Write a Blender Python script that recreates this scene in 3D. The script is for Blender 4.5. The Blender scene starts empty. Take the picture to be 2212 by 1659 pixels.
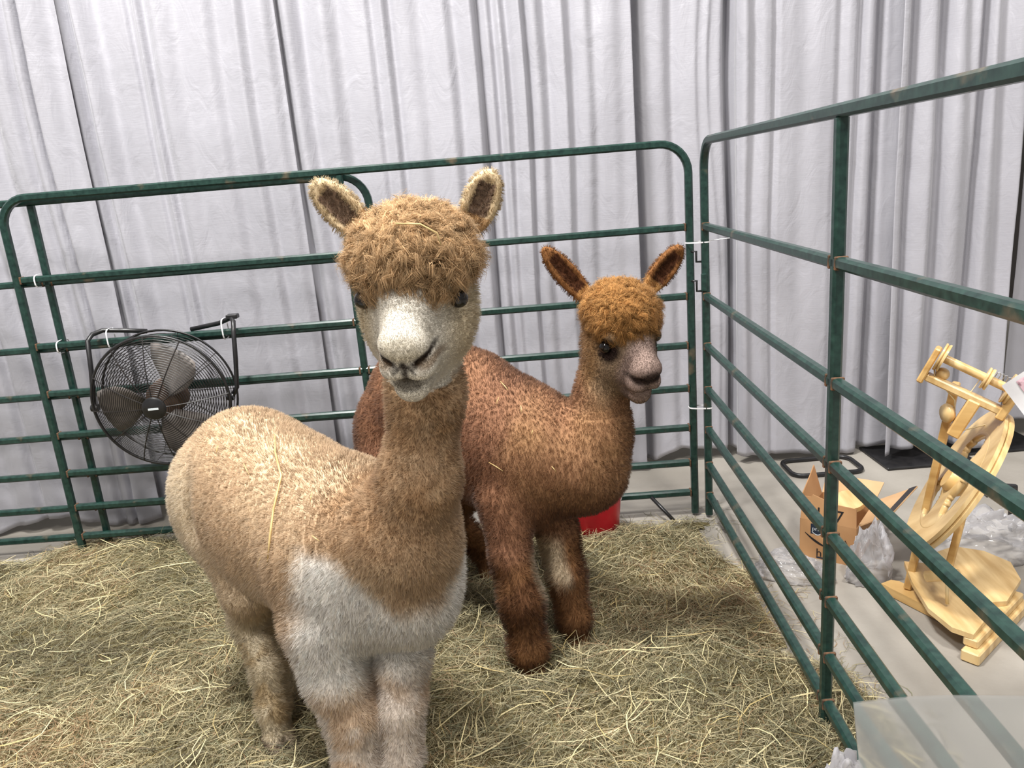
import bpy, bmesh, math, random
import numpy as np
from mathutils import Vector, Matrix

# ------------------------------------------------------------------ camera, world, lamps
scene = bpy.context.scene
COL = scene.collection
IMG_W, IMG_H, FPX = 2212.0, 1659.0, 1661.0
PITCH, ROLL, CAM_H = math.radians(14.788), math.radians(4.7315), 1.444
cam_data = bpy.data.cameras.new('camera')
cam_data.sensor_fit = 'HORIZONTAL'
cam_data.sensor_width = 36.0
cam_data.lens = 36.0 * FPX / IMG_W
cam_data.clip_start = 0.05
cam = bpy.data.objects.new('camera', cam_data)
COL.objects.link(cam)
_fw = Vector((0, math.cos(PITCH), -math.sin(PITCH)))
_up = Vector((0, math.sin(PITCH), math.cos(PITCH)))
_rt = Vector((1, 0, 0))
_right = _rt * math.cos(ROLL) - _up * math.sin(ROLL)
_upr = _up * math.cos(ROLL) + _rt * math.sin(ROLL)
M = Matrix((_right, _upr, -_fw)).transposed().to_4x4()
M.translation = Vector((0, 0, CAM_H))
cam.matrix_world = M
scene.camera = cam

world = bpy.data.worlds.new('hall_air')
scene.world = world
world.use_nodes = True
world.node_tree.nodes['Background'].inputs[0].default_value = (1.0, 0.985, 0.97, 1)
world.node_tree.nodes['Background'].inputs[1].default_value = 0.40

def area_lamp(name, loc, target, size, power, color=(1, 1, 1)):
    d = bpy.data.lights.new(name, 'AREA')
    d.shape = 'DISK'
    d.size = size
    d.energy = power
    d.color = color
    o = bpy.data.objects.new(name, d)
    o.location = loc
    o.rotation_euler = (Vector(target) - Vector(loc)).to_track_quat('-Z', 'Y').to_euler()
    COL.objects.link(o)
    return o
# ceiling lamps of the hall, all at the height of its roof, above and behind the picture
area_lamp('hall_lamp_above_offscreen', (-1.3, 1.6, 6.0), (-1.2, 3.0, 0.8), 0.8, 470, (1.0, 0.985, 0.96))
area_lamp('hall_lamp_right_offscreen', (1.6, -0.6, 6.0), (0.8, 2.2, 0), 0.8, 210, (1.0, 0.97, 0.93))
area_lamp('hall_lamp_left_offscreen', (-2.6, -2.0, 6.0), (-0.8, 2.4, 0.5), 0.9, 240, (1.0, 0.97, 0.93))

scene.view_settings.view_transform = 'Standard'
scene.view_settings.look = 'None'
scene.view_settings.exposure = 0.10
scene.view_settings.gamma = 1.0
scene.view_settings.use_curve_mapping = False

# ------------------------------------------------------------------ helpers
rng = np.random.default_rng(7)
random.seed(7)

def lin(r, g, b):
    def f(c):
        c /= 255.0
        return c / 12.92 if c <= 0.04045 else ((c + 0.055) / 1.055) ** 2.4
    return np.array([f(r), f(g), f(b)])

def hash3(ix, iy, iz, seed):
    n = (ix * 374761393 + iy * 668265263 + iz * 2147483647 + seed * 974634541) & 0xFFFFFFFF
    n = ((n ^ (n >> 13)) * 1274126177) & 0xFFFFFFFF
    n = ((n ^ (n >> 16)) * 2246822519) & 0xFFFFFFFF
    return ((n ^ (n >> 15)) & 0xFFFFFF) / float(0xFFFFFF)

def vnoise(p, seed=0):
    p = np.asarray(p, dtype=np.float64)
    i = np.floor(p).astype(np.int64)
    f = p - i
    f = f * f * (3 - 2 * f)
    out = 0
    for dx in (0, 1):
        for dy in (0, 1):
            for dz in (0, 1):
                w = (f[:, 0] if dx else 1 - f[:, 0]) * (f[:, 1] if dy else 1 - f[:, 1]) * (f[:, 2] if dz else 1 - f[:, 2])
                out = out + w * hash3(i[:, 0] + dx, i[:, 1] + dy, i[:, 2] + dz, seed)
    return out

def fbm(p, seed=0, oct=3):
    s, a, t = 0, 1.0, 0
    p = np.asarray(p, dtype=np.float64)
    for k in range(oct):
        s = s + a * vnoise(p * (2 ** k), seed + k * 17)
        t += a
        a *= 0.5
    return s / t

def smooth(a, b, x):
    t = np.clip((x - a) / (b - a), 0, 1)
    return t * t * (3 - 2 * t)

def mixc(c, d, w):
    return c * (1 - w[:, None]) + d * w[:, None]

def tag(o, label=None, cat=None, group=None, kind=None):
    if label: o['label'] = label
    if cat: o['category'] = cat
    if group: o['group'] = group
    if kind: o['kind'] = kind
    return o

def thing(name, label, cat, loc=(0, 0, 0), group=None):
    o = bpy.data.objects.new(name, None)
    o.empty_display_size = 0.05
    COL.objects.link(o)
    o.location = loc
    return tag(o, label, cat, group)

def link_mesh(name, me, mat=None, parent=None):
    o = bpy.data.objects.new(name, me)
    COL.objects.link(o)
    if mat is not None:
        me.materials.append(mat)
    if parent is not None:
        o.parent = parent
        o.matrix_parent_inverse = Matrix.Translation(-Vector(parent_loc(parent)))
    return o

def parent_loc(p):
    # vertices are written in world space: a thing's Empty carries the offset, its parts none
    return Vector(p.location) if p.parent is None else Vector((0, 0, 0))

def np_mesh(name, verts, faces_flat, loop_tot, smooth_shade=True):
    """fast mesh from numpy: verts (N,3), flat loop vertex indices, per-face loop totals"""
    me = bpy.data.meshes.new(name)
    me.vertices.add(len(verts))
    me.vertices.foreach_set('co', np.ascontiguousarray(verts, dtype=np.float32).ravel())
    me.loops.add(len(faces_flat))
    me.loops.foreach_set('vertex_index', np.ascontiguousarray(faces_flat, dtype=np.int32))
    me.polygons.add(len(loop_tot))
    ls = np.concatenate([[0], np.cumsum(loop_tot)[:-1]]).astype(np.int32)
    me.polygons.foreach_set('loop_start', ls)
    me.polygons.foreach_set('loop_total', np.ascontiguousarray(loop_tot, dtype=np.int32))
    me.polygons.foreach_set('use_smooth', np.full(len(loop_tot), smooth_shade, dtype=bool))
    me.update(calc_edges=True)
    me.validate()
    return me

def set_color(me, cols, name='Col'):
    a = me.color_attributes.new(name, 'FLOAT_COLOR', 'POINT')
    c = np.ones((len(cols), 4), dtype=np.float32)
    c[:, :3] = cols
    a.data.foreach_set('color', c.ravel())

class MB:
    """collects shapes into one mesh"""
    def __init__(self):
        self.v, self.f = [], []
    def add(self, vs, fs):
        n = len(self.v)
        self.v += [tuple(p) for p in vs]
        self.f += [tuple(i + n for i in q) for q in fs]
        return self
    def box(self, c, size, rot=None, bev=0.0):
        """box with chamfered edges; rot = 3x3 axes (columns)"""
        bm = bmesh.new()
        bmesh.ops.create_cube(bm, size=1.0)
        for v in bm.verts:
            v.co = Vector((v.co.x * size[0], v.co.y * size[1], v.co.z * size[2]))
        if bev > 0:
            bmesh.ops.bevel(bm, geom=bm.edges[:], offset=bev, segments=1, affect='EDGES')
        R = rot if rot is not None else Matrix.Identity(3)
        bm.verts.index_update()
        vs = [R @ v.co + Vector(c) for v in bm.verts]
        fs = [[v.index for v in f.verts] for f in bm.faces]
        bm.free()
        return self.add(vs, fs)
    def sweep(self, path, prof, side, closed=False, caps=True):
        """sweep 2D profile along path; side = constant normal direction (profile y axis)"""
        path = [Vector(p) for p in path]
        side = Vector(side).normalized()
        n, m = len(path), len(prof)
        vs, fs = [], []
        for i, p in enumerate(path):
            if closed:
                t = (path[(i + 1) % n] - path[i - 1])
            else:
                t = path[min(i + 1, n - 1)] - path[max(i - 1, 0)]
            t.normalize()
            x = t.cross(side).normalized()
            y = x.cross(t).normalized()
            for (a, b) in prof:
                vs.append(p + x * a + y * b)
        for i in range(n if closed else n - 1):
            j = (i + 1) % n
            for k in range(m):
                l = (k + 1) % m
                fs.append((i * m + k, i * m + l, j * m + l, j * m + k))
        if caps and not closed:
            fs.append(tuple(range(m - 1, -1, -1)))
            fs.append(tuple((n - 1) * m + k for k in range(m)))
        return self.add(vs, fs)
    def tube(self, path, r, n=8, closed=False, caps=True):
        path = [Vector(p) for p in path]
        rs = r if hasattr(r, '__len__') else [r] * len(path)
        N = len(path)
        vs, fs = [], []
        ref = None
        for i, p in enumerate(path):
            t = (path[(i + 1) % N] - path[i - 1]) if closed else (path[min(i + 1, N - 1)] - path[max(i - 1, 0)])
            t.normalize()
            if ref is None:
                ref = Vector((0, 0, 1)) if abs(t.z) < 0.9 else Vector((1, 0, 0))
            x = t.cross(ref).normalized()
            y = x.cross(t).normalized()
            ref = y
            for k in range(n):
                a = 2 * math.pi * k / n
                vs.append(p + (x * math.cos(a) + y * math.sin(a)) * rs[i])
        for i in range(N if closed else N - 1):
            j = (i + 1) % N
            for k in range(n):
                l = (k + 1) % n
                fs.append((i * n + k, j * n + k, j * n + l, i * n + l))
        if caps and not closed:
            fs.append(tuple(range(n)))
            fs.append(tuple((N - 1) * n + k for k in range(n - 1, -1, -1)))
        return self.add(vs, fs)
    def lathe(self, prof, c, axis, n=32):
        """prof = [(r, h)], revolve about axis through c"""
        axis = Vector(axis).normalized()
        ref = Vector((0, 0, 1)) if abs(axis.z) < 0.9 else Vector((1, 0, 0))
        x = axis.cross(ref).normalized()
        y = axis.cross(x).normalized()
        vs, fs = [], []
        m = len(prof)
        for k in range(n):
            a = 2 * math.pi * k / n
            d = x * math.cos(a) + y * math.sin(a)
            for (r, h) in prof:
                vs.append(Vector(c) + d * r + axis * h)
        for k in range(n):
            l = (k + 1) % n
            for i in range(m - 1):
                fs.append((k * m + i, k * m + i + 1, l * m + i + 1, l * m + i))
        return self.add(vs, fs)
    def prism(self, poly, thick, o, ax, ay):
        """extrude 2D polygon (in axes ax, ay at o) by +-thick/2 along ax x ay"""
        ax, ay = Vector(ax), Vector(ay)
        nrm = ax.cross(ay).normalized()
        n = len(poly)
        vs = [Vector(o) + ax * p[0] + ay * p[1] + nrm * (thick / 2) for p in poly] + \
             [Vector(o) + ax * p[0] + ay * p[1] - nrm * (thick / 2) for p in poly]
        fs = [tuple(range(n)), tuple(range(2 * n - 1, n - 1, -1))]
        for i in range(n):
            j = (i + 1) % n
            fs.append((i, i + n, j + n, j))
        return self.add(vs, fs)
    def build(self, name, mat, parent=None, shade=False, angle=None):
        me = bpy.data.meshes.new(name)
        me.from_pydata([tuple(v) for v in self.v], [], self.f)
        bm = bmesh.new()
        bm.from_mesh(me)
        bmesh.ops.recalc_face_normals(bm, faces=bm.faces[:])
        bm.to_mesh(me)
        bm.free()
        if shade:
            me.polygons.foreach_set('use_smooth', np.ones(len(me.polygons), dtype=bool))
            if angle:
                me.set_sharp_from_angle(angle=math.radians(angle))
        me.update()
        return link_mesh(name, me, mat, parent)

# ------------------------------------------------------------------ materials
def new_mat(name):
    m = bpy.data.materials.new(name)
    m.use_nodes = True
    nt = m.node_tree
    return m, nt, nt.nodes['Principled BSDF']

def N(nt, typ, **kw):
    n = nt.nodes.new(typ)
    for k, v in kw.items():
        if k.startswith('i_'):
            n.inputs[int(k[2:])].default_value = v
        else:
            setattr(n, k, v)
    return n

def c4(c):
    return (float(c[0]), float(c[1]), float(c[2]), 1.0)

def noise_mat(name, c1, c2, scale=8.0, rough=0.6, detail=4.0, stretch=None, bump=0.0, bscale=None, spec=0.5, metal=0.0, lo=0.35, hi=0.65):
    m, nt, bs = new_mat(name)
    tc = N(nt, 'ShaderNodeTexCoord')
    mp = N(nt, 'ShaderNodeMapping')
    if stretch: mp.inputs['Scale'].default_value = stretch
    nt.links.new(tc.outputs['Object'], mp.inputs[0])
    no = N(nt, 'ShaderNodeTexNoise')
    no.inputs['Scale'].default_value = scale
    no.inputs['Detail'].default_value = detail
    nt.links.new(mp.outputs[0], no.inputs['Vector'])
    cr = N(nt, 'ShaderNodeValToRGB')
    cr.color_ramp.elements[0].position, cr.color_ramp.elements[1].position = lo, hi
    cr.color_ramp.elements[0].color, cr.color_ramp.elements[1].color = c4(c1), c4(c2)
    nt.links.new(no.outputs[0], cr.inputs[0])
    nt.links.new(cr.outputs[0], bs.inputs['Base Color'])
    bs.inputs['Roughness'].default_value = rough
    bs.inputs['Specular IOR Level'].default_value = spec
    bs.inputs['Metallic'].default_value = metal
    if bump > 0:
        n2 = N(nt, 'ShaderNodeTexNoise')
        n2.inputs['Scale'].default_value = bscale or scale * 4
        n2.inputs['Detail'].default_value = 5
        nt.links.new(mp.outputs[0], n2.inputs['Vector'])
        b = N(nt, 'ShaderNodeBump')
        b.inputs['Strength'].default_value = bump
        b.inputs['Distance'].default_value = 0.01
        nt.links.new(n2.outputs[0], b.inputs['Height'])
        nt.links.new(b.outputs[0], bs.inputs['Normal'])
    return m

def plain(name, c, rough=0.5, spec=0.5, metal=0.0):
    return noise_mat(name, np.array(c) * 0.93, np.array(c) * 1.05, 20, rough, spec=spec, metal=metal)

def attr_mat(name, rough=0.8, spec=0.2, sheen=0.0, trans=0.0, nrm=False):
    m, nt, bs = new_mat(name)
    at = N(nt, 'ShaderNodeAttribute')
    at.attribute_name = 'Col'
    nt.links.new(at.outputs['Color'], bs.inputs['Base Color'])
    bs.inputs['Roughness'].default_value = rough
    bs.inputs['Specular IOR Level'].default_value = spec
    bs.inputs['Sheen Weight'].default_value = sheen
    if nrm:
        na = N(nt, 'ShaderNodeAttribute')
        na.attribute_name = 'Nrm'
        nt.links.new(na.outputs['Vector'], bs.inputs['Normal'])
    if trans > 0:
        tr = N(nt, 'ShaderNodeBsdfTranslucent')
        nt.links.new(at.outputs['Color'], tr.inputs[0])
        mx = N(nt, 'ShaderNodeMixShader')
        mx.inputs[0].default_value = trans
        nt.links.new(bs.outputs[0], mx.inputs[1])
        nt.links.new(tr.outputs[0], mx.inputs[2])
        nt.links.new(mx.outputs[0], nt.nodes['Material Output'].inputs[0])
    return m

MAT = {}
MAT['concrete'] = noise_mat('concrete', lin(142, 136, 127), lin(168, 162, 153), 2.2, 0.55, 8, bump=0.12, bscale=60)
MAT['dark_wall'] = noise_mat('dark_wall', lin(40, 37, 36), lin(62, 58, 55), 1.2, 0.9)
MAT['black'] = noise_mat('black_paint', lin(22, 22, 24), lin(34, 33, 34), 30, 0.35)
MAT['wire'] = noise_mat('black_wire', lin(22, 20, 20), lin(40, 36, 34), 40, 0.4)
MAT['motor'] = noise_mat('dusty_motor', lin(70, 52, 42), lin(105, 84, 68), 18, 0.7)
MAT['blade'] = noise_mat('dusty_blade', lin(100, 95, 92), lin(130, 122, 117), 12, 0.5)
MAT['steel'] = noise_mat('galvanized', lin(150, 150, 150), lin(190, 190, 188), 25, 0.4, metal=0.6)
MAT['pole'] = noise_mat('pale_pole', lin(165, 165, 162), lin(190, 190, 186), 15, 0.4, metal=0.3)
MAT['rust'] = noise_mat('rusty_weld', lin(48, 46, 38), lin(124, 84, 56), 55, 0.9, lo=.35, hi=.68)
MAT['zip'] = plain('white_nylon', lin(232, 232, 235), 0.35)
MAT['red'] = plain('red_plastic', lin(196, 20, 42), 0.35)
MAT['white_plastic'] = plain('white_plastic', lin(225, 224, 228), 0.3)
MAT['wood'] = noise_mat('varnished_wood', lin(188, 146, 86), lin(218, 180, 118), 5, 0.32, 6, stretch=(1, 1, 6))
MAT['wood2'] = noise_mat('varnished_wood_pale', lin(198, 162, 106), lin(226, 196, 142), 6, 0.3, 6, stretch=(6, 1, 1))
MAT['thread'] = plain('cotton_thread', lin(230, 210, 165), 0.9)
MAT['card'] = noise_mat('cardboard', lin(170, 126, 84), lin(190, 146, 102), 6, 0.85, 3)
MAT['card_in'] = noise_mat('cardboard_inside', lin(190, 150, 108), lin(208, 170, 128), 6, 0.85, 3)
MAT['ink'] = plain('black_ink', lin(26, 22, 22), 0.7)
MAT['ink_blue'] = plain('navy_ink', lin(28, 40, 58), 0.6)
MAT['ink_white'] = plain('white_ink', lin(215, 222, 226), 0.6)
MAT['tape'] = plain('black_tape', lin(36, 32, 34), 0.35)
MAT['paper'] = plain('white_paper', lin(236, 234, 236), 0.7)
MAT['paper_pink'] = noise_mat('pink_print', lin(226, 190, 200), lin(150, 110, 120), 60, 0.7, lo=.55, hi=.7)
MAT['eye'] = plain('dark_eye', lin(16, 11, 10), 0.08)
MAT['fleece'] = attr_mat('fleece_fibre', 0.8, 0.12, 0.1, 0.42, True)
MAT['skin'] = attr_mat('fleece_base', 0.85, 0.1)
MAT['hay'] = attr_mat('hay_stalks', 0.55, 0.35, 0, 0.12)

def green_paint():
    m, nt, bs = new_mat('green_paint_worn')
    tc = N(nt, 'ShaderNodeTexCoord')
    n1 = N(nt, 'ShaderNodeTexNoise'); n1.inputs['Scale'].default_value = 9; n1.inputs['Detail'].default_value = 6
    n2 = N(nt, 'ShaderNodeTexNoise'); n2.inputs['Scale'].default_value = 60; n2.inputs['Detail'].default_value = 4
    for n in (n1, n2): nt.links.new(tc.outputs['Object'], n.inputs['Vector'])
    r1 = N(nt, 'ShaderNodeValToRGB')
    r1.color_ramp.elements[0].position, r1.color_ramp.elements[1].position = 0.3, 0.75
    r1.color_ramp.elements[0].color, r1.color_ramp.elements[1].color = c4(lin(16, 40, 36)), c4(lin(38, 66, 58))
    nt.links.new(n2.outputs[0], r1.inputs[0])
    r2 = N(nt, 'ShaderNodeValToRGB')
    r2.color_ramp.elements[0].position, r2.color_ramp.elements[1].position = 0.62, 0.72
    r2.color_ramp.elements[0].color, r2.color_ramp.elements[1].color = (0, 0, 0, 1), (1, 1, 1, 1)
    nt.links.new(n1.outputs[0], r2.inputs[0])
    mx = N(nt, 'ShaderNodeMix'); mx.data_type = 'RGBA'
    nt.links.new(r2.outputs[0], mx.inputs[0])
    nt.links.new(r1.outputs[0], mx.inputs[6])
    mx.inputs[7].default_value = c4(lin(92, 82, 66))
    nt.links.new(mx.outputs[2], bs.inputs['Base Color'])
    bs.inputs['Roughness'].default_value = 0.30
    return m
MAT['green'] = green_paint()

def drape_mat():
    m, nt, bs = new_mat('satin_drape')
    tc = N(nt, 'ShaderNodeTexCoord')
    no = N(nt, 'ShaderNodeTexNoise'); no.inputs['Scale'].default_value = 3.0; no.inputs['Detail'].default_value = 3
    nt.links.new(tc.outputs['Object'], no.inputs['Vector'])
    cr = N(nt, 'ShaderNodeValToRGB')
    cr.color_ramp.elements[0].color, cr.color_ramp.elements[1].color = c4(lin(154, 153, 160)), c4(lin(174, 173, 180))
    nt.links.new(no.outputs[0], cr.inputs[0])
    nt.links.new(cr.outputs[0], bs.inputs['Base Color'])
    bs.inputs['Roughness'].default_value = 0.38
    bs.inputs['Specular IOR Level'].default_value = 0.55
    bs.inputs['Sheen Weight'].default_value = 0.25
    # slub weave + wrinkles
    mp = N(nt, 'ShaderNodeMapping'); mp.inputs['Scale'].default_value = (14, 14, 110)
    nt.links.new(tc.outputs['Object'], mp.inputs[0])
    w1 = N(nt, 'ShaderNodeTexNoise'); w1.inputs['Scale'].default_value = 1.6; w1.inputs['Detail'].default_value = 4
    nt.links.new(mp.outputs[0], w1.inputs['Vector'])
    mp2 = N(nt, 'ShaderNodeMapping'); mp2.inputs['Scale'].default_value = (1.4, 1.4, 0.7)
    nt.links.new(tc.outputs['Object'], mp2.inputs[0])
    w2 = N(nt, 'ShaderNodeTexNoise'); w2.inputs['Scale'].default_value = 9; w2.inputs['Detail'].default_value = 3; w2.inputs['Distortion'].default_value = 1.2
    nt.links.new(mp2.outputs[0], w2.inputs['Vector'])
    b1 = N(nt, 'ShaderNodeBump'); b1.inputs['Strength'].default_value = 0.25; b1.inputs['Distance'].default_value = 0.002
    b2 = N(nt, 'ShaderNodeBump'); b2.inputs['Strength'].default_value = 0.35; b2.inputs['Distance'].default_value = 0.012
    nt.links.new(w1.outputs[0], b1.inputs['Height'])
    nt.links.new(w2.outputs[0], b2.inputs['Height'])
    nt.links.new(b1.outputs[0], b2.inputs['Normal'])
    nt.links.new(b2.outputs[0], bs.inputs['Normal'])
    return m
MAT['drape'] = drape_mat()

def film_mat(name, base=0.10, edge=0.45, rough=0.12):
    m, nt, bs = new_mat(name)
    bs.inputs['Base Color'].default_value = (0.95, 0.94, 0.97, 1)
    bs.inputs['Roughness'].default_value = rough
    bs.inputs['Specular IOR Level'].default_value = 0.8
    tr = N(nt, 'ShaderNodeBsdfTransparent')
    tr.inputs[0].default_value = (0.97, 0.97, 0.98, 1)
    fr = N(nt, 'ShaderNodeFresnel'); fr.inputs[0].default_value = 1.5
    ma = N(nt, 'ShaderNodeMath'); ma.operation = 'MULTIPLY_ADD'
    ma.inputs[1].default_value = edge; ma.inputs[2].default_value = base
    nt.links.new(fr.outputs[0], ma.inputs[0])
    mx = N(nt, 'ShaderNodeMixShader')
    nt.links.new(ma.outputs[0], mx.inputs[0])
    nt.links.new(tr.outputs[0], mx.inputs[1])
    nt.links.new(bs.outputs[0], mx.inputs[2])
    nt.links.new(mx.outputs[0], nt.nodes['Material Output'].inputs[0])
    return m
MAT['film'] = film_mat('clear_film', 0.16, 0.8, 0.12)

def frosted_mat():
    m, nt, bs = new_mat('frosted_sheet')
    nt.nodes.remove(bs)
    re = N(nt, 'ShaderNodeBsdfRefraction'); re.inputs['Roughness'].default_value = 0.22; re.inputs['IOR'].default_value = 1.03
    re.inputs[0].default_value = (0.97, 0.98, 0.98, 1)
    di = N(nt, 'ShaderNodeBsdfDiffuse'); di.inputs[0].default_value = (0.80, 0.80, 0.79, 1)
    tl = N(nt, 'ShaderNodeBsdfTranslucent'); tl.inputs[0].default_value = (0.80, 0.80, 0.79, 1)
    m1 = N(nt, 'ShaderNodeMixShader'); m1.inputs[0].default_value = 0.35
    nt.links.new(di.outputs[0], m1.inputs[1]); nt.links.new(tl.outputs[0], m1.inputs[2])
    mx = N(nt, 'ShaderNodeMixShader'); mx.inputs[0].default_value = 0.30
    nt.links.new(re.outputs[0], mx.inputs[1]); nt.links.new(m1.outputs[0], mx.inputs[2])
    nt.links.new(mx.outputs[0], nt.nodes['Material Output'].inputs[0])
    return m
MAT['frost'] = frosted_mat()

# ------------------------------------------------------------------ the setting
mb = MB()
mb.add([(-7, -4, 0), (7, -4, 0), (7, 6.5, 0), (-7, 6.5, 0)], [(0, 1, 2, 3)])
tag(mb.build('floor', MAT['concrete']), 'bare grey concrete floor of the hall', kind='structure')
mb = MB().box((0, 6.45, 2.6), (14, 0.1, 5.2))
tag(mb.build('wall_back', MAT['dark_wall']), 'dark wall behind the drapes', kind='structure')

# ------------------------------------------------------------------ drapes
def drape(label, x0, x1, Y, zb, seed, valleys=(), amp=0.022, ztop=3.3, zbl=None, fold=(0.045, 0.20), sweep=0.0):
    r = np.random.default_rng(seed)
    nx = int((x1 - x0) / 0.006)
    zs = np.concatenate([np.linspace(zb, 0.25, 10)[:-1], np.linspace(0.25, ztop, 44)])
    xs = np.linspace(x0, x1, nx)
    # irregular folds
    edges = [x0 - 0.3]
    while edges[-1] < x1 + 0.3:
        edges.append(edges[-1] + r.uniform(*fold))
    edges = np.array(edges)
    am = r.uniform(0.35, 1.25, len(edges)) ** 2 * amp
    X, Z = np.meshgrid(xs, zs)
    pts = np.stack([X.ravel() * 0.9, Z.ravel() * 0.55, np.full(X.size, seed * 3.1)], 1)
    warp = (fbm(pts, seed, 2) - 0.5).reshape(X.shape) * 0.16
    lean = sweep * (Z - 1.2) * np.clip((X - x0) / max(x1 - x0, .01), 0, 1)
    XX = X + warp + lean
    ph = np.interp(XX, edges, np.arange(len(edges)) * 2 * math.pi)
    A = np.interp(XX, edges, am)
    hh = 0.55 + 0.45 * np.clip(Z / 2.4, 0, 1)
    yy = Y - A * hh * (np.cos(ph) + 0.25 * np.cos(2 * ph + seed))
    pts2 = np.stack([X.ravel() * 4, Z.ravel() * 0.8, np.full(X.size, seed * 1.7)], 1)
    yy += (fbm(pts2, seed + 5, 3).reshape(X.shape) - 0.5) * 0.05
    # packing creases and wrinkles
    for cz in (2.05, 1.72, 1.45, 1.13):
        czz = cz + 0.03 * np.sin(X * 2 + seed)
        yy -= 0.0035 * np.exp(-((Z - czz) / 0.012) ** 2)
    for (vx, w, d) in valleys:
        yy += d * np.exp(-((X + warp * 0.3 - vx) / w) ** 2)
    # hem wanders
    hem = zb + 0.02 * np.sin(X * 9 + seed) + (fbm(np.stack([X.ravel() * 5, X.ravel() * 0, X.ravel() * 0 + seed], 1), 3, 2).reshape(X.shape) - .5) * 0.05
    Zf = np.where(Z < 0.25, 0.25 - (0.25 - Z) / (0.25 - zb) * (0.25 - np.maximum(hem, 0.012)), Z)
    V = np.stack([X, yy, Zf], -1).reshape(-1, 3)
    nz = len(zs)
    i = np.arange(nz - 1)[:, None] * nx + np.arange(nx - 1)[None, :]
    F = np.stack([i, i + 1, i + nx + 1, i + nx], -1).reshape(-1)
    me = np_mesh('satin_curtain', V, F, np.full((nz - 1) * (nx - 1), 4))
    o = link_mesh('satin_curtain', me, MAT['drape'])
    sm = o.modifiers.new('thickness', 'SOLIDIFY')
    sm.thickness = 0.0015
    return tag(o, label, 'curtain', 'silver grey satin curtains around the pen')

drape('silver satin curtain left of the slit above the round fan', -3.9, -1.72, 3.42, 0.03, 3, amp=0.03)
drape('silver satin curtain hanging behind the round fan', -1.82, -0.86, 3.50, 0.03, 11, amp=0.026)
drape('silver satin curtain behind the pale alpaca\'s head', -0.92, 0.635, 3.56, 0.04, 23,
      valleys=[(-0.02, 0.012, 0.05), (0.05, 0.02, 0.05)], amp=0.02)
drape('narrow silver satin curtain behind the brown alpaca\'s head and the pen corner', 0.59, 1.15, 3.63, 0.04, 31,
      valleys=[(0.655, 0.022, 0.07), (0.83, 0.03, 0.03), (1.08, 0.02, 0.07)], amp=0.016)
drape('silver satin curtain behind the cardboard box', 1.085, 1.83, 3.545, 0.04, 47,
      valleys=[(1.08, 0.02, 0.06), (1.70, 0.02, 0.07)], amp=0.016)
drape('silver satin curtain behind the spinning wheel', 1.735, 2.27, 3.42, 0.045, 53,
      valleys=[(1.80, 0.02, 0.05), (1.93, 0.03, 0.06), (2.10, 0.022, 0.08)], amp=0.02, sweep=0.05)
drape('silver satin curtain beyond the pale upright pole', 2.385, 3.6, 3.56, 0.09, 61, amp=0.03)

def upright(loc, label):
    t = thing('drape_upright', label, 'pole', loc)
    x, y, _ = loc
    pm = MB().tube([(x, y, 0.012), (x, y, 3.3)], 0.024, 16)
    pm.build('pole', MAT['pole'], t, True, 40)
    MB().box((x, y - 0.0245, 1.0), (0.006, 0.006, 0.035)).build('slot', MAT['black'], t)
    MB().box((x, y, 0.008), (0.42, 0.36, 0.012), None, 0.003).build('base_plate', MAT['black'], t)
    return t
upright((2.315, 3.60, 0), 'pale metal drape upright with a small black slot')

def loop_path(cx, cy, w, d, rr, z, n=6):
    out = []
    for (sx, sy, a0) in ((1, 1, 0), (-1, 1, 90), (-1, -1, 180), (1, -1, 270)):
        for k in range(n + 1):
            a = math.radians(a0 + 90 * k / n)
            out.append((cx + sx * (w / 2 - rr) + rr * math.cos(a), cy + sy * (d / 2 - rr) + rr * math.sin(a), z))
    return out
mb = MB().tube(loop_path(1.44, 3.42, 0.33, 0.20, 0.05, 0.012), 0.011, 8, closed=True)
tag(mb.build('drape_base_loop', MAT['black'], None, True), 'black bent rod foot loop on the floor under the drapes', 'base')
mb = MB().box((1.92, 3.47, 0.008), (0.42, 0.3, 0.014), None, 0.004)
tag(mb.build('drape_base_plate', MAT['black']), 'flat dark steel base plate under the drape behind the spinning wheel', 'base')

# ------------------------------------------------------------------ corral panels
RAILS = [1.215, 0.945, 0.745, 0.565, 0.395, 0.24, 0.105]
TOP = 1.53
T = 0.029
def sq(t, c=0.006):
    h = t / 2
    return [(-h + c, -h), (h - c, -h), (h, -h + c), (h, h - c), (h - c, h), (-h + c, h), (-h, h - c), (-h, -h + c)]

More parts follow.
